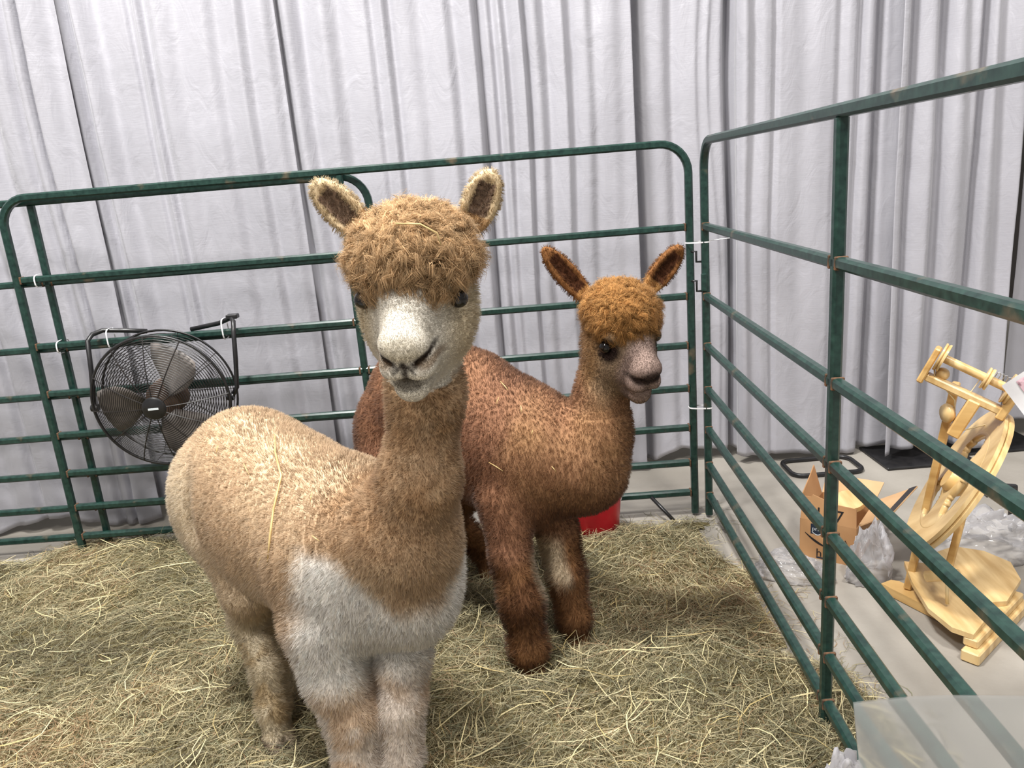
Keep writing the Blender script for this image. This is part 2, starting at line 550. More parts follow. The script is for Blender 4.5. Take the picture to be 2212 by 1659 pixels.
def corral_panel(label, A, B, dz=0.0, rust=True):
    """A, B: floor points of the two end posts; bent square-tube frame, rails and a middle post"""
    A, B = Vector((A[0], A[1], 0)), Vector((B[0], B[1], 0))
    d = (B - A); L = d.length; d.normalize()
    side = Vector((-d.y, d.x, 0))
    root = thing('corral_panel', label, 'fence panel', (A + B) / 2, 'green tube corral panels of the pen')
    rr = 0.11
    up = Vector((0, 0, 1))
    P = [A + up * 0.012, A + up * 0.7, A + up * (TOP + dz - rr)]
    for k in range(1, 9):
        a = math.pi / 2 * k / 8
        P.append(A + d * (rr - rr * math.cos(a)) + up * (TOP + dz - rr + rr * math.sin(a)))
    P.append(A + d * (L / 2) + up * (TOP + dz))
    for k in range(0, 9):
        a = math.pi / 2 * k / 8
        P.append(B - d * (rr - rr * math.sin(a)) + up * (TOP + dz - rr + rr * math.cos(a)))
    P += [B + up * 0.7, B + up * 0.012]
    MB().sweep(P, sq(T), side).build('frame', MAT['green'], root, True, 30)
    me0 = None
    for i, z in enumerate(RAILS):
        if me0 is None:
            h = (L - T) / 2
            o = MB().sweep([d * -h, d * 0, d * h], sq(T - 0.002), side).build('rail', MAT['green'], None, True, 30)
            me0 = o.data
        else:
            o = bpy.data.objects.new('rail', me0); COL.objects.link(o)
        o.parent = root
        o.location = up * (z + dz)
    MB().sweep([d * 0 + up * 0.012, up * 0.7, up * (TOP + dz - T / 2)], sq(T - 0.002), side).build('middle_post', MAT['green'], None, True, 30).parent = root
    # rusty weld collars where rails meet the posts
    Rm = Matrix((d, side, up)).transposed()
    bmw = MB().box((0, 0, 0), (0.008, T + 0.001, T + 0.001), Rm, 0.002)
    o0 = bmw.build('weld', MAT['rust'])
    first = True
    for z in RAILS:
        for off in (-L / 2 + T / 2 + 0.004, -T / 2 - 0.004, T / 2 + 0.004, L / 2 - T / 2 - 0.004):
            if first:
                o = o0; first = False
            else:
                o = bpy.data.objects.new('weld', o0.data); COL.objects.link(o)
            o.parent = root
            o.location = d * off + up * (z + dz)
    return root, A, B, d, side

pC = corral_panel('green corral panel across the back behind both alpacas, with the fan tied on', (-1.925, 3.10), (0.737, 3.03))
pA = corral_panel('green corral panel overlapping behind the fan panel, mostly running off to the left', (-3.15, 3.165), (-0.50, 3.105), -0.018)
RX0, RY0, RANG = 0.789, 3.00, math.radians(2.55)
rd = Vector((math.sin(RANG), math.cos(RANG), 0))
far = Vector((RX0, RY0, 0)); near = far - rd * 2.655
pR = corral_panel('green corral panel on the side beside the cardboard box and spinning wheel', (far.x, far.y), (near.x, near.y))

# feet and hinge hardware in the corner
mb = MB().tube([(0.80, 2.93, 0.10), (0.82, 2.83, 0.012)], 0.009, 6)
o = mb.build('foot_brace', MAT['black'], pR[0], True)
mb = MB().tube([(0.55, 3.02, 0.10), (0.63, 2.93, 0.02)], 0.008, 6)
o = mb.build('foot_brace', MAT['black'], pC[0], True)
for z in (1.10, 0.985):
    mb = MB().tube([(0.737, 3.02, z + 0.02), (0.757, 3.01, z + 0.02), (0.757, 3.01, z - 0.02), (0.787, 3.0, z - 0.02)], 0.005, 6)
    tg = mb.build('hinge_pin', MAT['black'], pC[0], True)
MB().box((0.780, 2.99, 1.0), (0.02, 0.02, 0.07), None, 0.003).build('hinge_bracket', MAT['green'], pR[0])

def zip_tie(label, c, ax, ay, rx, ry, tail=None):
    ax, ay = Vector(ax).normalized(), Vector(ay).normalized()
    t = thing('zip_tie', label, 'zip tie', c, 'white zip ties on the pen')
    P = []
    for k in range(20):
        a = 2 * math.pi * k / 20
        cx, sy = math.cos(a), math.sin(a)
        P.append(Vector(c) + ax * rx * math.copysign(abs(cx) ** 0.6, cx) + ay * ry * math.copysign(abs(sy) ** 0.6, sy))
    nrm = ax.cross(ay)
    MB().sweep(P, [(-0.0009, -0.0026), (0.0009, -0.0026), (0.0009, 0.0026), (-0.0009, 0.0026)], nrm, closed=True).build('band', MAT['zip'], t)
    MB().box(P[3], (0.007, 0.006, 0.006), None, 0.001).build('head', MAT['zip'], t)
    if tail:
        MB().tube([P[3], Vector(P[3]) + Vector(tail) * 0.5, Vector(P[3]) + Vector(tail)], 0.0016, 5).build('tail', MAT['zip'], t)
    return t
zip_tie('white zip tie high in the pen corner with a long tail', (0.763, 3.015, 1.155), (1, -0.25, 0), (0, 1, 0), 0.046, 0.024, (0.10, -0.05, 0.01))
zip_tie('white zip tie low in the pen corner joining both end posts', (0.763, 3.015, 0.485), (1, -0.25, 0), (0, 1, 0), 0.046, 0.024)
zip_tie('white zip tie on the second rail joining the two overlapping panels', (-1.845, 3.125, 1.208), (0, 1, 0), (0, 0, 1), 0.048, 0.026)
zip_tie('white zip tie on the third rail joining the two overlapping panels', (-1.82, 3.125, 0.937), (0, 1, 0), (0, 0, 1), 0.048, 0.026)

# ------------------------------------------------------------------ signed-distance modelling of the animals
def sd_cone(p, a, b, r1, r2):
    a, b = np.asarray(a), np.asarray(b)
    ba = b - a
    t = np.clip(((p - a) @ ba) / (ba @ ba), 0, 1)
    return np.linalg.norm(p - a - t[..., None] * ba, axis=-1) - (r1 + (r2 - r1) * t)

def sd_ell(p, c, r, R):
    q = (p - np.asarray(c)) @ R          # R columns = local axes
    r = np.asarray(r)
    k0 = np.linalg.norm(q / r, axis=-1)
    k1 = np.linalg.norm(q / (r * r), axis=-1)
    return k0 * (k0 - 1.0) / np.maximum(k1, 1e-6)

def sdf_body(prims, h, lo, hi):
    """prims: ('cone',a,b,r1,r2,k) / ('ell',c,r,R,k) / ('cut',c,r,R,k); returns verts, quads by surface nets"""
    lo, hi = np.asarray(lo, float), np.asarray(hi, float)
    n = np.ceil((hi - lo) / h).astype(int) + 1
    D = np.full(n, 0.3, dtype=np.float32)
    ax = [lo[i] + h * np.arange(n[i]) for i in range(3)]
    for pr in prims:
        k = pr[-1]
        if pr[0] == 'cone':
            a, b, r1, r2 = map(np.asarray, pr[1:5])
            rm = max(r1, r2)
            l0, h0 = np.minimum(a, b) - rm, np.maximum(a, b) + rm
        else:
            c, r, R = pr[1], np.asarray(pr[2]), pr[3]
            e = np.abs(np.asarray(R)) @ r
            l0, h0 = np.asarray(c) - e, np.asarray(c) + e
        mg = k + 0.03
        i0 = np.maximum(np.floor((l0 - mg - lo) / h).astype(int), 0)
        i1 = np.minimum(np.ceil((h0 + mg - lo) / h).astype(int) + 1, n)
        sl = tuple(slice(i0[i], i1[i]) for i in range(3))
        G = np.stack(np.meshgrid(*[ax[i][sl[i]] for i in range(3)], indexing='ij'), -1)
        if pr[0] == 'cone':
            d = sd_cone(G, pr[1], pr[2], pr[3], pr[4])
        else:
            d = sd_ell(G, pr[1], pr[2], pr[3])
        cur = D[sl].astype(np.float64)
        if pr[0] == 'cut':
            d = -d
            hh = np.clip(0.5 - 0.5 * (cur - d) / k, 0, 1)
            D[sl] = cur * (1 - hh) + d * hh + k * hh * (1 - hh)
        else:
            hh = np.clip(0.5 + 0.5 * (d - cur) / k, 0, 1)
            D[sl] = d * (1 - hh) + cur * hh - k * hh * (1 - hh)
    # surface nets
    ins = D < 0
    cnt = np.zeros(np.array(n) - 1, dtype=np.int8)
    for dx in (0, 1):
        for dy in (0, 1):
            for dz in (0, 1):
                cnt += ins[dx:n[0] - 1 + dx, dy:n[1] - 1 + dy, dz:n[2] - 1 + dz]
    act = np.argwhere((cnt > 0) & (cnt < 8))
    vid = np.full(cnt.shape, -1, dtype=np.int32)
    vid[act[:, 0], act[:, 1], act[:, 2]] = np.arange(len(act))
    corners = np.array([[x, y, z] for x in (0, 1) for y in (0, 1) for z in (0, 1)])
    vals = np.stack([D[act[:, 0] + c[0], act[:, 1] + c[1], act[:, 2] + c[2]] for c in corners], 1)
    acc = np.zeros((len(act), 3)); num = np.zeros(len(act))
    for i in range(8):
        for j in range(i + 1, 8):
            if np.abs(corners[i] - corners[j]).sum() != 1: continue
            a, b = vals[:, i], vals[:, j]
            m = (a < 0) != (b < 0)
            t = np.where(m, a / np.where(m, a - b, 1), 0)
            acc += np.where(m[:, None], corners[i] + t[:, None] * (corners[j] - corners[i]), 0)
            num += m
    V = lo + h * (act + acc / num[:, None])
    quads = []
    for axis in range(3):
        s0 = [slice(None)] * 3; s1 = [slice(None)] * 3
        s0[axis], s1[axis] = slice(0, -1), slice(1, None)
        e = ins[tuple(s0)] != ins[tuple(s1)]
        idx = np.argwhere(e)
        u, w = (axis + 1) % 3, (axis + 2) % 3
        ok = (idx[:, u] > 0) & (idx[:, w] > 0) & (idx[:, u] < n[u] - 1) & (idx[:, w] < n[w] - 1)
        idx = idx[ok]
        flip = ins[idx[:, 0], idx[:, 1], idx[:, 2]]
        def cell(du, dw):
            q = idx.copy(); q[:, u] += du; q[:, w] += dw
            return vid[q[:, 0], q[:, 1], q[:, 2]]
        Q = np.stack([cell(-1, -1), cell(0, -1), cell(0, 0), cell(-1, 0)], 1)
        Q[~flip] = Q[~flip][:, ::-1]
        quads.append(Q)
    Q = np.concatenate(quads)
    Q = Q[(Q >= 0).all(1)]
    # light smoothing
    for _ in range(2):
        s = np.zeros_like(V); c = np.zeros(len(V))
        for k in range(4):
            a, b = Q[:, k], Q[:, (k + 1) % 4]
            for ax_ in range(3):
                s[:, ax_] += np.bincount(a, V[b, ax_], len(V)) + np.bincount(b, V[a, ax_], len(V))
            c += np.bincount(a, minlength=len(V)) + np.bincount(b, minlength=len(V))
        V = V * 0.5 + 0.5 * s / np.maximum(c, 1)[:, None]
    return V, Q

def vert_normals(V, Q):
    a, b, c, d = V[Q[:, 0]], V[Q[:, 1]], V[Q[:, 2]], V[Q[:, 3]]
    fn = np.cross(c - a, d - b)
    N_ = np.zeros_like(V)
    for k in range(4):
        for ax_ in range(3):
            N_[:, ax_] += np.bincount(Q[:, k], fn[:, ax_], len(V))
    return N_ / np.maximum(np.linalg.norm(N_, axis=1), 1e-12)[:, None], np.linalg.norm(fn, axis=1) / 2

def unit(v):
    return v / np.maximum(np.linalg.norm(v, axis=-1), 1e-9)[..., None]

def clump_centres(P, cell, seed):
    """nearest jittered lattice point for every P"""
    g = np.floor(P / cell).astype(np.int64)
    best = np.full(len(P), 1e9); bc = np.zeros_like(P)
    for dx in (-1, 0, 1):
        for dy in (-1, 0, 1):
            for dz in (-1, 0, 1):
                q = g + np.array([dx, dy, dz])
                j = np.stack([hash3(q[:, 0], q[:, 1], q[:, 2], seed + k) for k in range(3)], 1)
                c = (q + j) * cell
                d = ((P - c) ** 2).sum(1)
                m = d < best
                best[m] = d[m]; bc[m] = c[m]
    return bc

def ribbons(roots, dirs_list, width, normals, cols, name, mat, parent, shade_n=None):
    """tapered hair ribbons: roots (N,3), points list of (N,3) along hair, normals for facing and shading"""
    Np = len(dirs_list)
    pts = [roots] + dirs_list
    n = len(roots)
    vs = []
    for i, p in enumerate(pts):
        t = pts[min(i + 1, Np)] - pts[max(i - 1, 0)]
        w = unit(np.cross(unit(t), normals))
        if i == Np:
            vs.append(p[:, None, :])
        else:
            taper = 1.0 - 0.55 * i / Np
            hw = (width * 0.5 * taper)[:, None]
            vs.append(np.stack([p - w * hw, p + w * hw], 1))
    per = 2 * Np + 1
    V = np.concatenate(vs, 1).reshape(-1, 3)
    base = np.arange(n)[:, None] * per
    fl, tot = [], []
    loops = []
    for i in range(Np - 1):
        loops.append(np.stack([base[:, 0] + 2 * i, base[:, 0] + 2 * i + 1, base[:, 0] + 2 * i + 3, base[:, 0] + 2 * i + 2], 1))
    i = Np - 1
    tri = np.stack([base[:, 0] + 2 * i, base[:, 0] + 2 * i + 1, base[:, 0] + 2 * i + 2], 1)
    flat = np.concatenate([np.concatenate(loops, 0).ravel() if loops else np.zeros(0, int), tri.ravel()])
    tot = np.concatenate([np.full(n * (Np - 1), 4), np.full(n, 3)])
    # winding: make face normals agree with given normals
    e1 = V[base[:, 0] + 1] - V[base[:, 0]]
    e2 = pts[1] - pts[0]
    sgn = np.einsum('ij,ij->i', np.cross(e1, e2), normals)
    if np.mean(sgn > 0) < 0.5:
        q = np.concatenate(loops, 0)[:, ::-1].ravel() if loops else np.zeros(0, int)
        flat = np.concatenate([q, tri[:, ::-1].ravel()])
    me = np_mesh(name, V, flat, tot, True)
    set_color(me, np.repeat(cols, per, 0))
    if shade_n is not None:
        at = me.attributes.new('Nrm', 'FLOAT_VECTOR', 'POINT')
        at.data.foreach_set('vector', np.repeat(shade_n, per, 0).astype(np.float32).ravel())
    return link_mesh(name, me, mat, parent)

CAMP = np.array([0, 0, CAM_H])

def grow_fleece(parent, V, Q, Nn, areas, count, length_f, color_f, flow_f, width, seed, cell=0.014, clump=0.6, name='fleece', wave=0.0):
    r = np.random.default_rng(seed)
    cen = V[Q].mean(1)
    fnrm = unit(Nn[Q].mean(1))
    vd = unit(CAMP - cen)
    face = np.einsum('ij,ij->i', fnrm, vd)
    L0 = length_f(cen)
    wgt = areas * np.where(face > -0.25, 1.0, 0.30) * (L0 > 0.002) * np.clip(0.0135 / np.maximum(L0, 1e-3), 0.8, 2.2)
    pick = r.choice(len(Q), count, p=wgt / wgt.sum())
    u, v = r.random(count), r.random(count)
    q = Q[pick]
    w4 = np.stack([(1 - u) * (1 - v), u * (1 - v), u * v, (1 - u) * v], 1)
    P = (V[q] * w4[:, :, None]).sum(1)
    Nh = unit((Nn[q] * w4[:, :, None]).sum(1))
    L = np.maximum(length_f(P), 0.002) * r.uniform(0.65, 1.15, count)
    flow = flow_f(P, Nh)
    flow = flow - Nh * np.einsum('ij,ij->i', flow, Nh)[:, None]
    dirv = unit(Nh * 0.85 + flow * 0.6 + r.normal(0, 0.22, (count, 3)))
    cc = clump_centres(P, cell, seed * 13)
    crand = (np.stack([hash3(*(np.round(cc / 1e-4).astype(np.int64).T), seed + 40 + k) for k in range(3)], 1) - 0.5) * 0.9
    cdir = unit(Nh + flow * 0.8 + crand)
    tip_c = cc - Nh * np.einsum('ij,ij->i', cc - P, Nh)[:, None]
    tip = (1 - clump) * (P + dirv * L[:, None]) + clump * (tip_c * 0.6 + P * 0.4 + cdir * L[:, None])
    bend = r.normal(0, 1, (count, 3)) * (L * (0.08 + wave))[:, None]
    mid = P + (tip - P) * 0.5 + Nh * (L * 0.12)[:, None] + bend
    P0 = P - Nh * 0.003
    col = color_f(P)
    cj = hash3(*(np.round(cc / 1e-4).astype(np.int64).T), seed + 90)
    kv = np.clip(L / 0.014, 0.12, 1.0)
    col = col * (1 + ((cj - 0.5) * 0.18 + r.normal(0, 0.05, count)) * kv)[:, None]
    kk = np.clip(L / 0.016, 0.10, 1.0)[:, None]
    sh = unit(Nh + np.array([0, 0, 0.06]) + (crand * 0.42 + r.normal(0, 0.12, (count, 3))) * kk)
    wd = width * r.uniform(0.7, 1.3, count)
    o = ribbons(P0, [mid, tip], wd, Nh, np.clip(col, 0, 1), name, MAT['fleece'], parent, sh)
    o['kind'] = 'stuff'
    return o

def frame_mat(x, y, z):
    return np.stack([unit(np.array(x, float)), unit(np.array(y, float)), unit(np.array(z, float))], 1)

class Alpaca:
    def __init__(s, O, fwd, H, face, pitch, hroll=0.0):
        s.O = np.array([O[0], O[1], 0.0])
        f = np.array([fwd[0], fwd[1], 0.0]); s.f = f / np.linalg.norm(f)
        s.l = np.array([-s.f[1], s.f[0], 0.0])
        s.up = np.array([0, 0, 1.0])
        s.B = np.stack([s.f, s.l, s.up], 1)
        s.H = np.array(H, float)
        g = np.array([face[0], face[1], 0.0]); g /= np.linalg.norm(g)
        F = g * math.cos(pitch) - s.up * math.sin(pitch)
        U = g * math.sin(pitch) + s.up * math.cos(pitch)
        X = np.cross(U, F)                      # towards viewer's right when facing the viewer
        cr, sr = math.cos(hroll), math.sin(hroll)
        s.HX, s.HU, s.HF = X * cr + U * sr, U * cr - X * sr, F
        s.HB = np.stack([s.HX, s.HF, s.HU], 1)
        s.pr = []
    def b(s, a, t, z): return s.O + s.f * a + s.l * t + s.up * z
    def h(s, x, F, U): return s.H + s.HX * x + s.HF * F + s.HU * U
    def loc(s, P):
        q = P - s.O
        return q @ s.f, q @ s.l, q[:, 2]
    def hloc(s, P):
        q = P - s.H
        return q @ s.HX, q @ s.HF, q @ s.HU
    def cone(s, a, b, r1, r2, k=0.03): s.pr.append(('cone', a, b, r1, r2, k))
    def ell(s, c, r, R, k=0.03): s.pr.append(('ell', c, r, R, k))
    def cut(s, c, r, R, k=0.008): s.pr.append(('cut', c, r, R, k))
    def chain(s, pts, k=0.03):
        for (a, r1), (b_, r2) in zip(pts[:-1], pts[1:]):
            s.cone(a, b_, r1, r2, k)
    def foot(s, p, heading, r=0.024):
        hd = np.array([heading[0], heading[1], 0.0]); hd /= np.linalg.norm(hd)
        sd = np.array([-hd[1], hd[0], 0])
        for sg in (-1, 1):
            s.cone(p + sd * sg * 0.017 + s.up * 0.035, p + sd * sg * 0.021 + hd * 0.055 + s.up * 0.018, r, r * 0.7, 0.012)
    def head(s, ears, cheek=1.0):
        HB = s.HB
        s.ell(s.h(0, 0, 0.0), (0.088 * cheek, 0.100, 0.082), HB, 0.05)
        s.ell(s.h(0, 0.015, -0.070), (0.100 * cheek, 0.085, 0.092), HB, 0.05)
        s.ell(s.h(0, 0.055, -0.100), (0.080 * cheek, 0.070, 0.070), HB, 0.04)
        s.cone(s.h(0, 0.06, -0.012), s.h(0, 0.15, -0.048), 0.052, 0.036, 0.03)
        s.cone(s.h(0, 0.05, -0.085), s.h(0, 0.128, -0.092), 0.070, 0.047, 0.03)
        s.ell(s.h(0, 0.160, -0.052), (0.040, 0.030, 0.024), HB, 0.014)
        for sg in (-1, 1):
            s.ell(s.h(sg * 0.021, 0.150, -0.098), (0.027, 0.034, 0.028), HB, 0.010)
            # brow and eye socket
            s.ell(s.h(sg * 0.062, 0.055, 0.015), (0.026, 0.034, 0.020), HB, 0.02)
            s.cut(s.h(sg * 0.098, 0.080, -0.016), (0.020, 0.024, 0.016), HB, 0.016)
            # nostril: slanting comma
            s.cut(s.h(sg * 0.027, 0.190, -0.074), (0.014, 0.016, 0.0065), HB @ rotz_local(sg * 0.5), 0.006)
        s.cone(s.h(0, 0.09, -0.140), s.h(0, 0.140, -0.145), 0.044, 0.032, 0.014)
        s.cut(s.h(0, 0.196, -0.092), (0.003, 0.02, 0.022), HB, 0.006)      # lip split
        s.cut(s.h(0, 0.195, -0.119), (0.058, 0.055, 0.0060), HB, 0.005)     # mouth slit
        s.ears = ears
        for (base, tip, facing) in ears:
            base, tip = np.array(base), np.array(tip)
            a = tip - base
            L = np.linalg.norm(a); a /= L
            fc = np.array(facing, float); fc -= a * (fc @ a); fc /= np.linalg.norm(fc)
            w = np.cross(a, fc)
            R = np.stack([w, fc, a], 1)
            c = base + a * L * 0.48
            s.ell(c, (0.034, 0.020, L * 0.56), R, 0.015)
            s.cut(c + fc * 0.016 - a * L * 0.02, (0.024, 0.016, L * 0.45), R, 0.006)
    def make(s, lo, hi, h):
        return sdf_body(s.pr, h, lo, hi)

def rotz_local(a):
    c, s_ = math.cos(a), math.sin(a)
    return np.array([[c, 0, -s_], [0, 1, 0], [s_, 0, c]])

def topknot(al, parent, centre, radii, color_f, count, seed, droop=0.5, lock_len=0.036, hang=-0.3, skew=0.0):
    """woolly cap: clumped curly locks rooted on an ellipsoid of the head frame (x, forward, up)"""
    r = np.random.default_rng(seed)
    d = unit(r.normal(0, 1, (count * 4, 3)))
    d = d[d[:, 2] > hang + skew * np.clip(d[:, 0], -0.42, 1)][:count]
    nl = len(d)
    lump = 0.86 + 0.22 * fbm(d * 3.2, seed, 2)
    root = np.asarray(centre) + d * np.asarray(radii) * lump[:, None]
    nrm = unit(d / np.asarray(radii))
    L = lock_len * r.uniform(0.55, 1.2, nl)
    down = np.array([0, 0.25, -1.0])
    swirl = np.stack([fbm(d * 4, seed + k, 2) - 0.5 for k in (1, 2, 3)], 1) * 2.2
    dirv = unit(nrm * 0.9 + down * droop * (0.3 + np.clip(0.6 - d[:, 2], 0, 1))[:, None] + swirl + r.normal(0, 0.30, (nl, 3)))
    side = unit(np.cross(dirv, r.normal(0, 1, (nl, 3))))
    per = 22
    rid = np.repeat(np.arange(nl), per)
    n = len(rid)
    spread = 0.0042
    off = r.normal(0, 1, (n, 3)) * spread
    Lh = (L[rid] * r.uniform(0.75, 1.05, n))[:, None]
    curl = r.uniform(0.16, 0.34, nl)[rid][:, None] * Lh
    ph = r.uniform(0, 6.28, nl)[rid][:, None]
    D, S = dirv[rid], side[rid]
    S2 = np.cross(D, S)
    def pt(t, k):
        return root[rid] + off * k + D * Lh * min(t, 0.9) + (S * np.cos(ph + 8 * t) + S2 * np.sin(ph + 8 * t)) * curl * max(t, 0) ** 0.7 - np.array([0, 0, 1.0]) * Lh * 0.3 * t * t
    p0, p1, p2, p3 = pt(-0.15, 1.0), pt(0.35, 1.0), pt(0.7, 0.9), pt(1.0, 0.75)
    W = lambda p: al.H + p @ al.HB.T
    N_l = nrm[rid]
    facing = unit(N_l + r.normal(0, 0.25, (n, 3))) @ al.HB.T
    lockn = unit(off / spread * 0.42 + N_l * 0.9 + D * 0.2) @ al.HB.T
    pc = W(root[rid])
    col = color_f(pc) * (0.78 + 0.36 * r.random(nl)[rid] + r.normal(0, 0.05, n))[:, None]
    o = ribbons(W(p0), [W(p1), W(p2), W(p3)], r.uniform(0.0009, 0.0015, n), facing, np.clip(col, 0, 1), 'topknot', MAT['fleece'], parent, lockn)
    o['kind'] = 'stuff'
    return o

def eyeball(al, parent, x, F, U, r=0.019):
    c = al.h(x, F, U)
    prof = []
    for k in range(13):
        a = math.pi * k / 12
        prof.append((r * math.sin(a) + 1e-5, r * math.cos(a)))
    return MB().lathe(prof, c, al.HX, 20).build('eye', MAT['eye'], parent, True)

# ------------------------------------------------------------------ pale alpaca in front
def build_pale():
    al = Alpaca((-0.555, 1.775), (0.70, -0.714), (-0.155, 1.385, 1.300), (-0.13, -1.0), math.radians(20), math.radians(-3))
    B = al.B
    b = al.b
    # torso
    al.ell(b(-0.09, 0.015, 0.655), (0.32, 0.190, 0.228), B, 0.03)
    al.ell(b(0.16, 0.03, 0.62), (0.215, 0.185, 0.235), B, 0.06)
    al.ell(b(-0.25, 0.015, 0.705), (0.21, 0.175, 0.205), B, 0.05)
    al.ell(b(-0.33, -0.06, 0.66), (0.14, 0.115, 0.18), B, 0.022)
    al.ell(b(-0.33, 0.06, 0.66), (0.14, 0.115, 0.18), B, 0.022)
    al.cut(b(-0.255, -0.185, 0.62), (0.016, 0.055, 0.15), B, 0.045)
    al.cut(b(-0.245, 0.225, 0.62), (0.016, 0.05, 0.15), B, 0.03)
    # tail
    al.chain([(b(-0.42, 0.02, 0.74), 0.05), (b(-0.49, 0.02, 0.66), 0.045), (b(-0.50, 0.02, 0.55), 0.03)], 0.03)
    # neck
    al.chain([(b(0.16, 0.03, 0.64), 0.17), (np.array([-0.262, 1.535, 0.735]), 0.112), (np.array([-0.205, 1.475, 0.87]), 0.072),
              (np.array([-0.168, 1.445, 1.06]), 0.062), (np.array([-0.156, 1.420, 1.26]), 0.064)], 0.05)
    al.ell(np.array([-0.265, 1.60, 0.60]), (0.11, 0.13, 0.17), np.eye(3), 0.06)
    # front legs
    FR, FL = np.array([-0.447, 1.565, 0]), np.array([-0.345, 1.585, 0])
    al.chain([(b(0.19, -0.08, 0.50), 0.090), (b(0.205, -0.078, 0.36), 0.064), (FR + (0.004, 0.02, 0.25), 0.060), (FR + (0, 0.005, 0.10), 0.046), (FR + (0, 0.0, 0.05), 0.036)], 0.03)
    al.chain([(b(0.21, 0.09, 0.50), 0.090), (np.array([-0.325, 1.64, 0.36]), 0.066), (FL + (0.008, 0.02, 0.25), 0.054), (FL + (0, 0.005, 0.10), 0.043), (FL + (0, 0.0, 0.05), 0.036)], 0.025)
    al.foot(FR, (0.25, -1)); al.foot(FL, (0.25, -1))
    # hind legs
    HR, HL = np.array([-0.715, 1.80, 0]), np.array([-0.70, 1.985, 0])
    al.chain([(b(-0.27, -0.06, 0.58), 0.10), (b(-0.22, -0.065, 0.44), 0.066), (np.array([-0.795, 1.945, 0.31]), 0.042), (np.array([-0.735, 1.865, 0.20]), 0.036), (HR + (-0.008, 0.02, 0.10), 0.034), (HR + (0, 0.0, 0.05), 0.033)], 0.03)
    al.chain([(b(-0.31, 0.10, 0.55), 0.12), (b(-0.25, 0.105, 0.42), 0.085), (b(-0.36, 0.085, 0.27), 0.050), (HL + (-0.015, 0.03, 0.12), 0.038), (HL + (0, 0.0, 0.05), 0.033)], 0.03)
    al.foot(HR, (0.6, -0.8)); al.foot(HL, (0.6, -0.8))
    al.head([((-0.243, 1.425, 1.375), (-0.322, 1.425, 1.468), (-0.15, -1, 0.1)),
             ((-0.052, 1.425, 1.362), (-0.004, 1.425, 1.463), (0.1, -1, 0.1))])
    V, Q = al.make((-1.2, 1.08, -0.02), (0.12, 2.40, 1.52), 0.005)
    Nn, ar = vert_normals(V, Q)
    tan, cream, white = lin(213, 186, 154), lin(226, 202, 170), lin(250, 245, 238)
    neckc, dirty, face_c, cheek_c = lin(183, 149, 114), lin(226, 212, 184), lin(248, 241, 228), lin(228, 211, 180)
    dark = lin(62, 50, 42)
    def color(P, skin=False):
        s, t, z = al.loc(P)
        hx, hF, hU = al.hloc(P)
        nz = fbm(P * 9, 5, 3)
        n2 = fbm(P * 30, 15, 2)
        c = np.tile(tan, (len(P), 1))
        c = mixc(c, cream, np.clip((nz - 0.42) * 3.0, 0, 0.9))
        c = mixc(c, lin(240, 224, 198), smooth(-0.17, -0.30, s + (nz - .5) * 0.08) * smooth(0.88, 0.72, z) * 0.9)
        c = mixc(c, lin(232, 212, 184), smooth(0.60, 0.45, z) * smooth(0.12, -0.05, s) * 0.7)
        c = mixc(c, lin(198, 168, 136), np.clip((fbm(P * 5, 77, 2) - 0.5) * 2.5, 0, 0.6) * (s > -0.2))
        # neck
        wn = smooth(0.66, 0.80, z + (nz - 0.5) * 0.12) * smooth(0.20, 0.30, s)
        c = mixc(c, mixc(np.tile(neckc, (len(P), 1)), tan, np.clip((n2 - 0.35) * 1.4, 0, 0.6)), wn)
        # white bib
        dn = np.hypot(P[:, 0] + 0.235, (P[:, 1] - 1.46) * 0.8)
        wb = smooth(0.0, 0.06, 0.61 + np.clip(dn - 0.05, 0, 0.15) * 0.85 - z + (nz - 0.5) * 0.10) * smooth(0.15, 0.26, s + t * 0.12 + np.clip(0.62 - z, -0.1, 0.25) * 0.30 + (nz - 0.5) * 0.10)
        c = mixc(c, white, wb)
        # legs
        wl = smooth(0.40, 0.30, z)
        legc = mixc(np.tile(lin(246, 234, 222), (len(P), 1)), lin(234, 210, 184), smooth(0.42, 0.6, fbm(P * 14, 33, 2)))
        c = mixc(c, legc, wl * (s > 0.05))
        c = mixc(c, mixc(np.tile(dirty, (len(P), 1)), lin(204, 180, 140), np.clip((n2 - .45) * 4, 0, 1)), wl * (s <= 0.05) * 0.9)
        # head
        wh = smooth(1.10, 1.13, z + hF * 0.25) * smooth(-0.10, -0.05, hF + (nz - .5) * 0.04)
        wh = np.maximum(wh, (hF > 0.055) * (np.abs(hx) < 0.15) * (hU > -0.2) * (np.abs(hU) < .25))
        fc = mixc(np.tile(face_c, (len(P), 1)), cheek_c, smooth(0.045, 0.09, np.abs(hx)) * 0.9)
        c = mixc(c, fc, wh)
        # crown carries the tan of the topknot
        c = mixc(c, lin(184, 150, 110), smooth(0.0, 0.03, hU - hF * 0.15) * (z > 1.15) * (np.abs(hx) < 0.13) * (np.abs(hF) < 0.2))
        # ears: pale rims, grey inside
        for (bs_, tp, fcg) in al.ears:
            bs_, tp = np.array(bs_), np.array(tp)
            a = tp - bs_; L = np.linalg.norm(a); a = a / L
            q = P - bs_
            ta = q @ a
            rad = np.linalg.norm(q - ta[:, None] * a, axis=1)
            ear = (ta > 0.03) & (rad < 0.05) & (hU > 0.05)
            c[ear] = lin(214, 192, 156)
            inner = ear & (rad < 0.019) & (ta < L * 0.82)
            c[inner] = lin(138, 116, 98)
        # muzzle marks: nostril dark, philtrum, mouth
        mz = hF > 0.11
